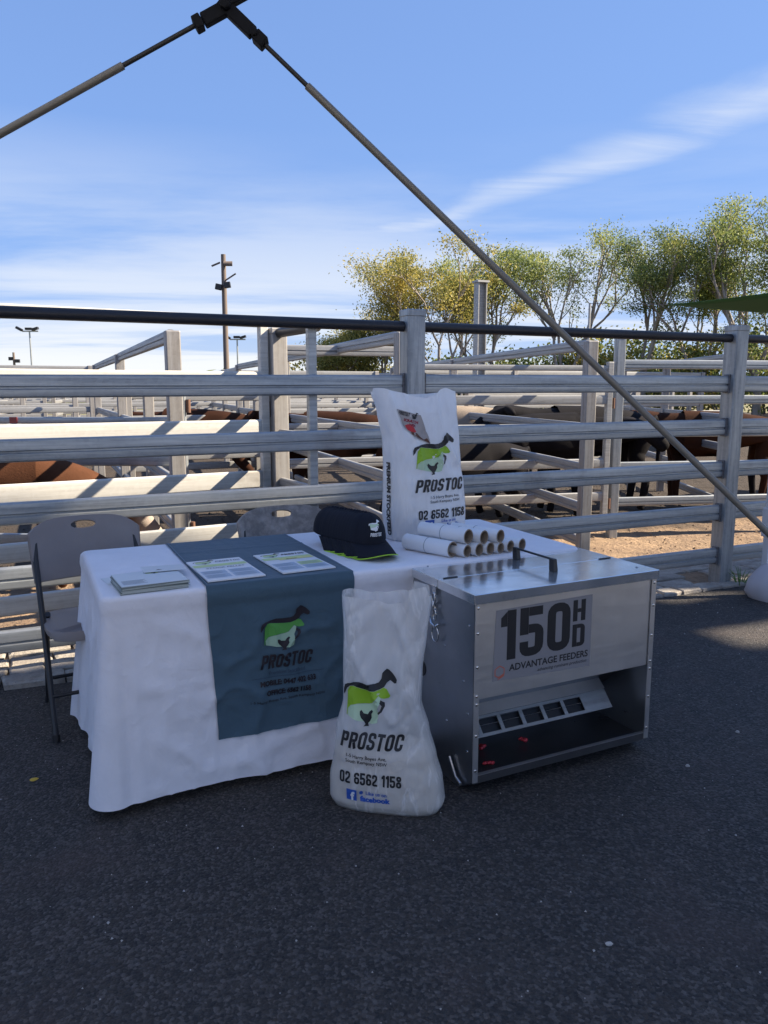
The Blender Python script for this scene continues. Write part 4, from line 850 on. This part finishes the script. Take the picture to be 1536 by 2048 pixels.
# ------------------------------------------------------------------ caps
def make_cap():
    t = thing('cap', '', 'cap', (0, 0, 0), 0, 'stack of nested caps')
    rx, ry, h = .088, .100, .118; rg = []
    for i in range(13):
        a = i/12*math.pi/2; k = math.cos(a)**.80; z = h*math.sin(a)**.95
        rg.append([(rx*k*math.cos(b), ry*k*math.sin(b)*(1.02 if math.sin(b) < 0 else 1.0)-.004*math.sin(a), z+.006*math.sin(b)*(1-i/12)) for b in [j*2*math.pi/40 for j in range(40)]])
    mb = MB(); mb.rings(rg[:-1]+[[(0+.002*math.cos(b), .002*math.sin(b), h) for b in [j*2*math.pi/40 for j in range(40)]]], cap=False); mb.build('crown', M['cap'], t, smooth=180, fix=False)
    for k in range(6):
        b = math.pi/6+k*math.pi/3; MB().tube([((rx+.0008)*math.cos(a)**.80*math.cos(b), (ry+.0008)*math.cos(a)**.80*math.sin(b), h*math.sin(a)**.95+.0008) for a in [i/10*1.5 for i in range(11)]], .0010, 4).build('seam', M['cap'], t)
    MB().rings([[(.008*k*math.cos(b), .008*k*math.sin(b), h+z) for b in [j*2*math.pi/12 for j in range(12)]] for k, z in ((1, -.001), (.9, .004), (.4, .006))]).build('button', M['cap'], t, smooth=60)
    # curved brim
    vs = []; fs = []; nu, nv = 22, 7; edge = []
    for i in range(nu+1):
        b = math.pi + math.pi*i/nu*1.0
        b = -math.pi/2 + (i/nu-.5)*2.75
        for j in range(nv+1):
            q = j/nv; ext = .012+.088*math.cos((b+math.pi/2)*.62)**.9 if abs(b+math.pi/2)*.62 < 1.55 else 0
            x = rx*math.cos(b)*(1+.0*q); y = ry*math.sin(b)-ext*q
            x = x*(1+.12*q); z = -.004 - .008*q*q - .027*(x/rx)**2*q - .014*q
            vs.append((x, y, z))
            if j == nv: edge.append((x, y-.001, z))
    for i in range(nu):
        for j in range(nv): a = i*(nv+1)+j; fs.append((a, a+1, a+nv+2, a+nv+1))
    mb = MB(); mb.add(vs, fs); o = mb.build('brim', M['cap'], t, smooth=180, fix=False); md = o.modifiers.new('s', 'SOLIDIFY'); md.thickness = .004
    MB().tube([(x*1.03, y-.003*(1 if y < -.03 else .3), z-.001) for x, y, z in edge], .0024, 6).build('piping', M['lime'], o)
    return t
cap0 = make_cap(); face = R(30); CN = 13
ords = ['front cap of the nested stack, its logo showing', 'second', 'third', 'fourth', 'fifth', 'sixth', 'seventh', 'eighth', 'ninth', 'tenth', 'eleventh', 'twelfth', 'rearmost']
for i in range(CN):
    c = cap0 if i == 0 else copy_tree(cap0)
    c.location = (-.078-i*.0185*math.sin(face)-i*.0030, 3.125+i*.0190*math.cos(face), zt+.067-.0006*i); c.rotation_euler = (R(3+1.2*math.sin(i*2.3)), R(1.5*math.sin(i*3.1)), face+R(2.2*math.sin(i*1.7)))
    c.scale = (.93,)*3
    c['label'] = 'black cap with lime brim edge, ' + (ords[i] if i == 0 else ords[i]+' from the front of the nested stack' if i < 12 else 'rearmost of the nested stack')
def capf(a, b, dz=0):
    z = b; sn = min(1, max(0, z/.118))**(1/.95); k = math.sqrt(max(0, 1-sn*sn))**.80; x = a; yy = 1-(x/(.088*k))**2
    return Vector((x, -.100*1.02*k*math.sqrt(max(0, yy))-.0022-.0004*dz-.004*sn, z))
logo(capf, cap0, .0, .052, .056, ('ink_white', 'pale_green', 'ink_white'), .012)
drape('lettering', text_geo('PROSTOC', .056, .016, .04, .2), capf, M['ink_white'], cap0, .012, (0, .030))

# ------------------------------------------------------------------ feed bags
class Bag:
    def __init__(s, prof, n_, top, wr, seed, fillz):
        s.p = prof; s.n = n_; s.top = top; s.wr = wr; s.seed = seed; s.fz = fillz
    def lerp(s, z):
        p = s.p; z = max(p[0][0], min(p[-1][0], z))
        for a, b in zip(p[:-1], p[1:]):
            if z <= b[0]:
                k = (z-a[0])/(b[0]-a[0]); k = k*k*(3-2*k)*.5+k*.5; return [a[i]+(b[i]-a[i])*k for i in range(1, 5)]
        return p[-1][1:]
    def w(s, x, z, sd):
        e = sst(s.fz-.03, s.fz+.08, z); amp = .0025+s.wr*e
        r = noise.noise((x*9+z*2.0, z*3.2, s.seed+sd))+.5*noise.noise((x*22-z*5, z*6, s.seed+3+sd))+.9*(1-min(1, abs(noise.noise((x*11+z*3, z*2.4, s.seed+7+sd)))*3.0))**2-.4*(1-min(1, abs(noise.noise((x*7-z*4, z*3.4, s.seed+11+sd)))*4.0))**2
        f = .004*(1-e)*noise.noise((x*28, z*28, s.seed))
        return amp*r+f
    def F(s, x, z, d=0):                       # front surface
        cx, a, cy, b = s.lerp(z); q = max(-.999, min(.999, (x-cx)/a)); n_ = s.n
        return Vector((x, cy-b*(1-abs(q)**n_)**(1/n_)-s.w(x, z, 0)*(1-q**4)-d, z))
    def G(s, y, z, d=0):                       # left side surface
        cx, a, cy, b = s.lerp(z); q = max(-.97, min(.97, (y-cy)/b)); n_ = s.n
        return Vector((cx-a*(1-abs(q)**n_)**(1/n_)-d, y, z))
    def ring(s, z, K=110, shrink=0.0, rim=0.0):
        cx, a, cy, b = s.lerp(z); a -= shrink; b -= shrink; out_ = []
        for i in range(K):
            f_ = 2*math.pi*i/K; c, sn = math.cos(f_), math.sin(f_)
            # denser sampling along the flats
            q = math.copysign(abs(c)**(2/s.n), c); yy = math.copysign(abs(sn)**(2/s.n), sn); x = cx+a*q
            wv = s.w(x, z, 0 if sn < 0 else 30)*(1-q**4)
            dz = rim*s.top(q, sn < 0) if rim else 0
            out_.append((x, cy+b*yy+(wv if sn >= 0 else -wv)*(1 if not shrink else .7), z+dz))
        return out_
    def build(s, t, filmname, H):
        zs = [s.p[0][0]+(H-s.p[0][0])*i/70 for i in range(71)]
        rg = [s.ring(z, rim=sst(.80, 1.0, z/H)) for z in zs]
        base = [[(p[0]*.0+s.lerp(0)[0]+(p[0]-s.lerp(0)[0])*k, s.lerp(0)[2]+(p[1]-s.lerp(0)[2])*k, zs[0]) for p in rg[0]] for k in (.05, .6, .93)]
        MB().rings(base+rg, cap=False).build('bag_film', M[filmname], t, smooth=180, fix=False)
        fz = [s.p[0][0]+.004+(s.fz-s.p[0][0])*i/24 for i in range(25)]
        rg = [s.ring(z, shrink=.0035) for z in fz]; l = rg[-1]; mx = sum(p[0] for p in l)/len(l); my = sum(p[1] for p in l)/len(l)
        rg += [[(mx+(p[0]-mx)*k, my+(p[1]-my)*k, p[2]+.02*(1-k)+.006*noise.noise((p[0]*30, p[1]*30, k))) for p in l] for k in (.8, .5, .2, .02)]
        MB().rings(rg, cap=False).build('feed_fill', M['feed'], t, smooth=180, fix=False)
# bag on the table: profile rows are z, centre x, half width, centre y, half depth
b1t = thing('feed_bag', 'tall white printed feed bag standing on the table with a photo sticker', 'feed bag', (.10, 3.36, zt+.001), R(34), 'printed feed bags')
bag1 = Bag([(.0, .175, .195, .095, .082), (.03, .175, .205, .095, .092), (.12, .170, .207, .095, .100), (.24, .165, .200, .094, .096), (.33, .155, .192, .092, .086), (.45, .145, .195, .088, .074), (.58, .120, .208, .085, .058), (.665, .10, .225, .085, .045)], 3.6,
            lambda q, fr: (-.030*math.exp(-((q-.05)/.35)**2)+.018*math.exp(-((q-.62)/.2)**2)+.016*math.exp(-((q+.95)/.25)**2)) if fr else (-.012+.012*q*q), .013, 3.0, .27)
bag1.build(b1t, 'film', .665)
f1 = lambda a, b, dz=0: bag1.F(a, b, .0030+.0006*dz)
logo(f1, b1t, .160, .295, .240, step=.012, ys=.72)
def t1(s_, x, z, w, h, mt='ink', bold=.03, sh=0.0): drape('lettering', text_geo(s_, w, h, bold, sh), f1, M[mt], b1t, .012, (x, z))
t1('PROSTOC', .188, .218, .285, .058, bold=.05, sh=.2); t1('1-5 Harry Boyes Ave.', .215, .183, .17, .017, bold=.006); t1('South Kempsey NSW', .215, .163, .175, .017, bold=.006); t1('02 6562 1158', .20, .095, .27, .042, bold=.04)
drape('facebook_square', poly_geo([(.10, .045), (.15, .045), (.15, .093-.002), (.10, .093-.002)]), f1, M['fb_blue'], b1t, .012); drape('lettering', text_geo('f', .018, .036, .05), (lambda a, b: f1(a, b, 2)), M['ink_white'], b1t, .012, (.132, .045))
t1('Like us on', .235, .075, .085, .014, 'fb_blue', .02); t1('facebook', .235, .048, .13, .022, 'fb_blue', .05)
g1 = lambda a, b: bag1.G(a, b, .003)
V, F_ = text_geo('PREMIUM STOCKFEED', .33, .030, .05, 0)
drape('lettering', (np.stack([.085+.5*0-V[:, 1]+.015, -V[:, 0]+.19], 1), F_), (lambda a, b: g1(a, b)), M['ink'], b1t, .012)
# sticker
def stx(u, w): return (-.040+u*.128+w*.045, .592-.03*u-w*.130)                 # u across, w down
stg = lambda a, b, dz=0: f1(a, b, 1.5+dz)
drape('sticker', poly_geo([stx(0, 0), stx(1, 0), stx(1, 1), stx(.38, .86), stx(.1, .55)]), stg, M['card_grey'], b1t, .012)
drape('lettering', text_geo('PROSTOC', .062, .017, .05, .2), (lambda a, b: stg(a, b, 2)), M['ink'], b1t, .012, (.000, .562), R(-13))
logo(lambda a, b, dz=0: stg(a, b, 2+dz), b1t, .062, .543, .036, ('ink', 'ink', 'ink'), .012)
drape('lettering', text_geo('SCRATCH', .075, .013, .06), (lambda a, b: stg(a, b, 2)), M['maroon'], b1t, .012, (.038, .530), R(-12)); drape('lettering', text_geo('MIX', .034, .012, .06), (lambda a, b: stg(a, b, 2)), M['maroon'], b1t, .012, (.045, .512), R(-12))
drape('sticker_photo', poly_geo([stx(.18, .52), stx(.36, .44), stx(.50, .52), stx(.56, .66), stx(.40, .72), stx(.24, .66)]), (lambda a, b: stg(a, b, 2)), M['red'], b1t, .012)
drape('sticker_photo', poly_geo([stx(.32, .70), stx(.56, .70), stx(.78, .88), stx(.92, .80), stx(.99, .97), stx(.34, .79)]), (lambda a, b: stg(a, b, 3)), M['brown_print'], b1t, .012)

b2t = thing('feed_bag', 'open clear-topped feed bag half full, standing on the asphalt against the feeder', 'feed bag', (.0, 2.495, .001), R(-11), 'printed feed bags')
bag2 = Bag([(.0, .012, .185, .0, .080), (.03, .012, .200, 0, .094), (.10, .008, .196, 0, .096), (.19, .004, .176, .0, .088), (.28, -.004, .160, .0, .070), (.38, -.006, .134, .0, .058), (.50, -.004, .136, .0, .050), (.62, .004, .142, .002, .042), (.745, .008, .152, .004, .045)], 3.0,
            lambda q, fr: ((-.022*math.exp(-((q-.15)/.4)**2)+.006*q) if fr else (.0+.004*math.sin(q*5)))+.034*sst(.50, .56, q)*(1-sst(.90, .96, q)), .019, 17.0, .215)
bag2.build(b2t, 'film2', .745)
f2 = lambda a, b, dz=0: bag2.F(a, b, .0030+.0006*dz)
logo(f2, b2t, -.038, .305, .185, step=.012, ys=1.0)
def tt2(s_, x, z, w, h, mt='ink', bold=.03, sh=0.0, rot=0): drape('lettering', text_geo(s_, w, h, bold, sh), f2, M[mt], b2t, .010, (x, z), rot)
tt2('PROSTOC', -.028, .228, .222, .058, bold=.05, sh=.22); tt2('1-5 Harry Boyes Ave,', -.045, .193, .140, .016, bold=.006); tt2('South Kempsey NSW', -.045, .175, .145, .016, bold=.006); tt2('02 6562 1158', -.030, .108, .215, .040, bold=.04)
drape('facebook_square', poly_geo([(-.112, .048), (-.076, .046), (-.076, .086), (-.112, .088)]), f2, M['fb_blue'], b2t, .010); drape('lettering', text_geo('f', .015, .033, .05), (lambda a, b: f2(a, b, 2)), M['ink_white'], b2t, .010, (-.090, .047))
tt2('Like us on', -.008, .073, .072, .013, 'fb_blue', .02); tt2('facebook', -.012, .048, .105, .020, 'fb_blue', .05)
drape('thumb_print', poly_geo([(-.066, .072), (-.058, .072), (-.053, .078), (-.055, .086), (-.061, .086), (-.066, .081)]), f2, M['fb_blue'], b2t, .01)
# ------------------------------------------------------------------ rolled posters
ax = Vector((-.72, .69, 0)).normalized()
def roll(x, y, z, r, L, label):
    t = thing('paper_roll', label, 'paper roll', (x, y, z), 0, 'rolled posters on the table'); a = Vector((0, 0, 0)); b = ax*L
    n_ = 26
    def ring(p, rad): 
        sx = Vector((ax.y, -ax.x, 0)); return [p+rad*(sx*math.cos(2*math.pi*i/n_)+Vector((0, 0, 1))*math.sin(2*math.pi*i/n_)) for i in range(n_)]
    MB().rings([ring(a, r-.0012), ring(a, r), ring(b, r), ring(b, r-.0012)], cap=False).build('paper', M['paper'], t, smooth=40)
    MB().rings([ring(a+ax*L, r-.0012), ring(a-ax*.001, r-.0012), ring(a-ax*.001, r-.0058), ring(a+ax*L, r-.0058), ring(a+ax*L, r-.0012)], cap=False).build('cardboard_core', M['cardboard'], t, smooth=40)
    MB().rings([ring(a+ax*.040, r-.0062), ring(a+ax*.042, r-.0062)]).build('dark_bore_disc', M['blackplastic'], t)  # black disc standing in for the dark hollow of the roll
    MB().rings([ring(a+ax*(L*.5), r+.0002), ring(a+ax*(L*.5), r+.0009), ring(a+ax*(L*.5+.0025), r+.0009), ring(a+ax*(L*.5+.0025), r+.0002)], cap=False).build('paper_seam', M['page_grey'], t)
nm7 = ['first from the left, lying nearest the caps', 'second from the left', 'third from the left', 'fourth from the left', 'fifth from the left', 'sixth from the left', 'last at the right, behind the feeder handle']
low_ = [(.278, 3.056, .0335), (.338, 3.058, .0265), (.389, 3.080, .0275), (.438, 3.106, .0275), (.484, 3.130, .0245), (.529, 3.155, .0265), (.583, 3.185, .0275)]
for i, (x, y, r) in enumerate(low_): roll(x, y, zt+r+.0005, r, .25 if i == 0 else .27, 'white rolled poster of the lower row, ' + nm7[i])
for i, (x, y, z, r) in enumerate([(.343, 3.070, .0335+.0515, .0315), (.410, 3.095, .027+.050, .0300), (.482, 3.128, .027+.048, .0290)]):
    roll(x, y, zt+z, r, .25, 'white rolled poster of the upper row, ' + ('left one', 'middle one', 'right one')[i])

# ------------------------------------------------------------------ folding chairs
def chair(x, y, rz, mt, label):
    t = thing('folding_chair', label, 'chair', (x, y, 0), rz, 'folding chairs behind the table')      # faces local -y
    for sx in (-1, 1):
        MB().tube([(sx*.215, -.235, .0), (sx*.215, -.06, .43), (sx*.215, .10, .70), (sx*.205, .15, .80)], .0125, 10).build('front_leg', M['blackmetal'], t, smooth=60)
        MB().tube([(sx*.190, .235, .0), (sx*.190, .10, .40), (sx*.190, .02, .47)], .0125, 10).build('rear_leg', M['blackmetal'], t, smooth=60)
        for yy, xx in ((-.235, .215), (.235, .190)): MB().cyl((sx*xx, yy, 0), (sx*xx, yy*.985, .03), .0155, 10).build('foot', M['blackplastic'], t, smooth=60)
        MB().cyl((sx*.200, .045, .455), (sx*.222, .045, .455), .012, 10).build('pivot', M['chrome'], t, smooth=60)
    MB().tube([(-.19, .20, .12), (.19, .20, .12)], .009, 8).build('rear_crossbar', M['blackmetal'], t, smooth=60); MB().tube([(-.215, -.17, .17), (.215, -.17, .17)], .009, 8).build('front_crossbar', M['blackmetal'], t, smooth=60)
    # backrest: curved plastic shell with a hand hole
    bm = bmesh.new(); nu, nv = 28, 16; grid = {}; W2 = .235; z0, z1 = .600, .858
    def outline(u, w):                          # u -1..1, w 0..1
        zz = z0+(z1-z0)*w; top_drop = .055*abs(u)**4.5*w; wd = W2*(1-.05*(1-w))
        return u*wd, zz-top_drop
    pts2 = []
    def shell(x_, z_): return Vector((x_, .10+.055*(1-(x_/W2)**2)-.075+(z_-z0)*.36+.035, z_))
    holes = lambda x_, z_: (x_/.055)**2+((z_-.820)/.017)**2 < 1
    nu, nv = 46, 30
    for j in range(nv+1):
        for i in range(nu+1):
            u_ = -1+2*i/nu; p = outline(u_, j/nv); px_, pz_ = p
            q = ((px_/.055)**2+((pz_-.820)/.017)**2)**.5
            if .55 < q < 1.0: px_, pz_ = px_/q, .820+(pz_-.820)/q
            elif 1.0 <= q < 1.35: px_, pz_ = px_/q*(1+(q-1)*1.0), .820+(pz_-.820)/q*(1+(q-1)*1.0)
            grid[i, j] = bm.verts.new(shell(px_, pz_)); grid[i, j].index = len(pts2); pts2.append((px_, pz_))
    for j in range(nv):
        for i in range(nu):
            c4 = [(i, j), (i+1, j), (i+1, j+1), (i, j+1)]
            mx = sum(outline(-1+2*a/nu, b/nv)[0] for a, b in c4)/4; mz = sum(outline(-1+2*a/nu, b/nv)[1] for a, b in c4)/4
            if (mx/.055)**2+((mz-.820)/.017)**2 < .80: continue
            bm.faces.new([grid[k] for k in c4])
    me = bpy.data.meshes.new('backrest'); bm.to_mesh(me); bm.free(); me.materials.append(M[mt]); me.polygons.foreach_set('use_smooth', [True]*len(me.polygons))
    o = link(bpy.data.objects.new('backrest', me), t); md = o.modifiers.new('s', 'SOLIDIFY'); md.thickness = .022; md.offset = 0; md2 = o.modifiers.new('b', 'BEVEL'); md2.width = .007; md2.segments = 3; md2.limit_method = 'ANGLE'; md2.angle_limit = R(50)
    # seat
    rg = []
    for z, k in ((.425, .94), (.430, 1.0), (.450, 1.0), (.456, .965), (.450, .80), (.447, .3)):
        rg.append([(k*.215*math.copysign(abs(math.cos(a))**.45, math.cos(a)), -.06+k*.20*math.copysign(abs(math.sin(a))**.5, math.sin(a)), z-(.012 if math.sin(a) < -.6 and z < .452 else 0)) for a in [2*math.pi*i/48 for i in range(48)]])
    MB().rings(rg).build('seat', M[mt], t, smooth=50)
    return t
chair(-1.27, 3.27, R(30), 'chair', 'taupe plastic folding chair at the left end, behind the table')
chair(-.42, 3.56, R(27), 'chair_worn', 'scuffed grey folding chair behind the table next to the caps')

# ------------------------------------------------------------------ livestock feeder
FW, FDp, FH = .825, .46, .718
t = fd = thing('livestock_feeder', 'sheet-metal livestock feeder with 150HD decal, lid handle and open trough', 'feeder', (.307, 2.523, 0), R(26.3))
side = [(0, .055), (0, FH), (FDp, FH), (FDp, 0), (.085, 0)]
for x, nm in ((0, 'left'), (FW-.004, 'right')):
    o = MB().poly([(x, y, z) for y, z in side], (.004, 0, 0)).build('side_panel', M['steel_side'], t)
MB().box(.004, FW-.004, FDp-.004, FDp, .004, FH).build('back_panel', M['steel_side'], t)
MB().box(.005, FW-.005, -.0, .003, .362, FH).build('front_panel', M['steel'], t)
MB().box(.005, FW-.005, .003, .03, .358, .362).build('front_panel_fold', M['steel'], t)
# hopper back that slopes into the trough
MB().poly([(.004, .05, .362), (.004, .30, .16), (.004, .304, .165), (.004, .054, .367)], (FW-.008, 0, 0)).build('hopper_slope', M['trough'], t)
MB().box(.004, FW-.004, .0, .455, .050, .054).build('trough_floor', M['trough'], t); MB().box(.004, FW-.004, .30, .304, .054, .165).build('trough_back', M['trough'], t)
MB().poly([(.004, .0, .078), (.004, -.004, .078), (.004, -.004, .050), (.004, .085, .0), (.004, .089, .003), (.004, .0, .054)], (FW-.008, 0, 0)).build('trough_lip', M['trough'], t)
MB().box(.004, FW-.004, -.0045, .012, .078, .0795).build('trough_lip_edge', M['steel'], t)
for x in (.0, FW-.022):
    o = MB().box(x, x+.022, -.0065, -.0035, .055, FH).build('corner_strip', M['steel'], t)
    for z in (.10, .23, .345, .375, .48, .60, .69): MB().rings([[(x+.011+r*math.cos(a), -.0065-d, z+r*math.sin(a)) for a in [i*.785 for i in range(8)]] for r, d in ((.0055, 0), (.005, .002), (.002, .0032))]).build('screw', M['chrome'], o, smooth=50)
for y, z in ((.03, .62), (.03, .30), (.03, .16), (.17, .22), (.06, .41), (.19, .50)):
    MB().rings([[(-d, y+r*math.cos(a), z+r*math.sin(a)) for a in [i*.785 for i in range(8)]] for r, d in ((.005, 0), (.0045, .002), (.002, .003))]).build('screw', M['chrome'], t, smooth=50)
# adjustable slotted bar
o = MB().poly([(.012, .150, .222), (.012, .200, .262), (.012, .198, .264), (.012, .148, .224)], (.72, 0, 0)).build('flap', M['steel'], t)
br = bpy.data.objects.new('slotted_bar', None)
mb = MB(); tilt = Matrix.Rotation(R(48), 3, 'X'); c0 = Vector((0, .135, .185))
def sb(x0, x1, a0, a1):
    p = c0+tilt @ Vector(((x0+x1)/2, (a0+a1)/2, 0)); mb.obox(p, (x1-x0, a1-a0, .003), tilt)
sb(.012, .74, .028, .040); sb(.012, .74, -.040, -.028)
for x in (.020, .115, .215, .315, .415, .515, .615): sb(x-.008, x+.008, -.028, .028)
sb(.623, .74, -.028, .028)
mb.build('slotted_bar', M['galv_pale'], t)
MB().obox(c0+tilt @ Vector((.32, .0, -.014)), (.60, .056, .002), tilt).build('slot_shade_plate', M['blackmetal'], t)  # black plate standing in for the shade behind the slots
for x in (.065, .165, .265, .365, .465, .565): MB().obox(c0+tilt @ Vector((x, .004, -.006)), (.080, .003, .003), tilt).build('slot_wire', M['chrome'], t)
rnd = random.Random(6)
for cx, cy, cz in ((.10, .16, .064), (.17, .20, .064), (.35, .17, .064), (.07, .10, .060), (.13, .085, .060)):
    mb = MB()
    for k in range(5):
        p = Vector((cx+rnd.uniform(-.02, .02), cy+rnd.uniform(-.012, .012), cz+rnd.uniform(0, .008))); mb.rings([[p+Vector((.012*r*math.cos(a), .007*r*math.sin(a), h_)) for a in [i*1.047 for i in range(6)]] for r, h_ in ((.5, -.006), (1, 0), (.5, .006))])
    mb.build('red_lick_crumbs', M['red'], t)
# lid in two leaves
def lid(y0, y1, nm, front):
    mb = MB(); mb.box(-.006, FW+.006, y0, y1, FH+.018, FH+.021); mb.box(-.0085, -.006, y0, y1, FH-.012, FH+.021); mb.box(FW+.006, FW+.0085, y0, y1, FH-.012, FH+.021)
    if front: mb.box(-.006, FW+.006, y0-.0025, y0, FH-.014, FH+.021)
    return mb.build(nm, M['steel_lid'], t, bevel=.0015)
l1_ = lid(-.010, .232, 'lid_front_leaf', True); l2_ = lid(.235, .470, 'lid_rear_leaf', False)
for x in (.015, FW-.075): MB().cyl((x, .2335, FH+.0225), (x+.06, .2335, FH+.0225), .0028, 8).build('hinge', M['blackmetal'], l1_)
for y in (.15, .385): MB().poly([(.440, y-.016, FH+.021), (.462, y-.016, FH+.021), (.459, y-.010, FH+.070), (.443, y-.010, FH+.070)], (0, .030, 0)).build('handle_grip', M['blackplastic'], l1_, bevel=.003)
MB().tube([(.451, .15, FH+.066), (.451, .385, FH+.066)], .0045, 8).build('handle_bar', M['blackmetal'], l1_, smooth=60)
for x, y in ((.06, .43), (.78, .05)): MB().box(x, x+.006, y, y+.012, FH+.021, FH+.024).build('rivet', M['steel_side'], l2_)
# decal
df = lambda a, b, dz=0: Vector((a, -.0008-.0005*dz, b))
drape('decal', poly_geo([(.078, .415), (.515, .402), (.515, .678), (.088, .670)]), df, M['decal'], t, 0)
def dt(s_, x, z, w, h, mt='ink', bold=.03, sh=0): drape('lettering', text_geo(s_, w, h, bold, sh), (lambda a, b: df(a, b, 1)), M[mt], t, 0, (x, z))
dt('150', .262, .485, .305, .180, bold=.085); dt('H', .455, .585, .058, .080, bold=.11); dt('D', .455, .488, .058, .085, bold=.11)
dt('ADVANTAGE FEEDERS', .325, .442, .355, .026, bold=.022); dt('advancing ruminant production', .385, .418, .225, .016, bold=.006, sh=.25)
hexp = [(.108+.022*math.cos(R(60*i+30)), .446+.022*math.sin(R(60*i+30))) for i in range(7)]
for a, b in zip(hexp[:-1], hexp[1:]):
    v = Vector((b[0]-a[0], b[1]-a[1])).normalized(); nrm = Vector((-v.y, v.x))*.0016
    drape('hexagon_stroke', poly_geo([(a[0]+nrm.x, a[1]+nrm.y), (b[0]+nrm.x, b[1]+nrm.y), (b[0]-nrm.x, b[1]-nrm.y), (a[0]-nrm.x, a[1]-nrm.y)]), (lambda p, q: df(p, q, 1)), M['orange_red'], t, 0)
for k in range(2): drape('hexagon_stroke', poly_geo([(.100, .424-.007*k), (.128, .436-.007*k), (.128, .439-.007*k), (.100, .427-.007*k)]), (lambda p, q: df(p, q, 1)), M['orange_red'], t, 0)
# chain, snap hook and ring on the left side
def link_loop(c, w, h, r, m_): return MB().tube([Vector(c)+m_ @ Vector((w*math.cos(a), 0, h*math.sin(a))) for a in [i*2*math.pi/18 for i in range(18)]], r, 7, closed=True)
my = Matrix.Rotation(R(90), 3, 'Z'); cy_ = .255
MB().box(-.012, 0, cy_-.014, cy_+.014, FH-.04, FH-.005).build('hasp', M['chrome'], t, bevel=.002)
for k in range(3): link_loop((-.013, cy_-.004*k, FH-.055-.030*k), .010, .021, .0032, my if k % 2 == 0 else Matrix.Rotation(R(35), 3, 'Z')).build('chain_link', M['chrome'], t, smooth=180)
link_loop((-.014, cy_-.015, FH-.185), .024, .030, .003, my).build('ring', M['chrome'], t, smooth=180)
MB().tube([(-.016, cy_+.020, FH-.128), (-.020, cy_+.004, FH-.150), (-.018, cy_-.022, FH-.158), (-.016, cy_-.040, FH-.142)], [.004, .0065, .0065, .004], 8).build('snap_hook', M['chrome'], t, smooth=180)
MB().cyl((-.002, .36, .36), (0.0, .36, .36), .032, 20).build('side_hole_disc', M['blackplastic'], t, smooth=40)  # flat black disc drawn for the dark hole in the side
MB().tube([(-.012, .13, .10), (-.012, .085, .04), (-.012, .05, .03)], .006, 8).build('locking_lever', M['steel'], t, smooth=60)

# ------------------------------------------------------------------ small things on the ground
def small(name, x, y, mt, label, cat, r, h, n_=9, seed=0):
    rd = random.Random(seed); k = [rd.uniform(.7, 1.25) for _ in range(n_)]
    rg = [[(x+r*s_*k[i]*math.cos(2*math.pi*i/n_), y+r*s_*k[i]*.75*math.sin(2*math.pi*i/n_), z) for i in range(n_)] for s_, z in ((.8, 0.0), (1, h*.4), (.55, h))]
    tag(MB().rings(rg).build(name, M[mt], None, smooth=60), label, cat)
small('fallen_leaf', -1.291, 2.647, 'leaf_litter', 'small yellow fallen leaf on the asphalt at the left', 'leaf', .017, .006, seed=1)
small('pebble', .583, 1.793, 'pebble', 'pale pebble on the asphalt near the bottom right', 'pebble', .009, .008, seed=2)
small('pebble', 1.485, 3.045, 'pebble', 'pale pebble on the asphalt right of the feeder', 'pebble', .010, .008, seed=3)
small('pebble', 1.16, 2.75, 'pebble', 'pale pebble at the right foot of the feeder', 'pebble', .008, .008, seed=5)
# loose grit on the asphalt
rs = np.random.RandomState(12); mb = MB()
for i in range(900):
    x = rs.uniform(-2.2, 3.4); y = rs.uniform(1.4, 5.2); r = abs(rs.normal())*.0016+.0012; a = rs.uniform(0, 6)
    mb.add([(x+r*math.cos(a), y+r*math.sin(a), 0), (x+r*math.cos(a+2.1), y+r*math.sin(a+2.1), 0), (x+r*math.cos(a+4.2), y+r*math.sin(a+4.2), 0), (x, y, r*1.1)], [(0, 1, 3), (1, 2, 3), (2, 0, 3)])
o = mb.build('loose_grit', M['pebble'], None, fix=False); o['kind'] = 'stuff'; tag(o, 'fine pale grit scattered over the asphalt', 'grit')
# dirt clods and straw in the yard
mb = MB()
for i in range(5200):
    s_ = rs.uniform(-6, 6); v_ = rs.uniform(.55, 7); x, y = sv(s_, v_); r = abs(rs.normal())*.010+.005; a = rs.uniform(0, 6); z = dirt_z(s_, v_)
    mb.add([(x+r*math.cos(a+k*1.57)*rs.uniform(.7, 1.3), y+r*math.sin(a+k*1.57)*rs.uniform(.7, 1.3), z-.004) for k in range(4)] + [(x, y, z+r*.7)], [(0, 1, 4), (1, 2, 4), (2, 3, 4), (3, 0, 4)])
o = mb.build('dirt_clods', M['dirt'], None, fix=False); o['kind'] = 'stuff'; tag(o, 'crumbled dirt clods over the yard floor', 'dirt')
# weeds by the right post
t = thing('weed_tuft', 'small green weed tuft by the foot of the right capped post', 'weed', (2.62, 5.50, 0)); rnd = random.Random(8)
for i in range(14):
    a = rnd.uniform(0, 6.28); l = rnd.uniform(.06, .13); MB().tube([(0.02*math.cos(a), .02*math.sin(a), 0), (.05*math.cos(a), .05*math.sin(a), l*.7), (.09*math.cos(a), .09*math.sin(a), l)], [.004, .003, .0008], 4).build('blade', M['weed'], t)
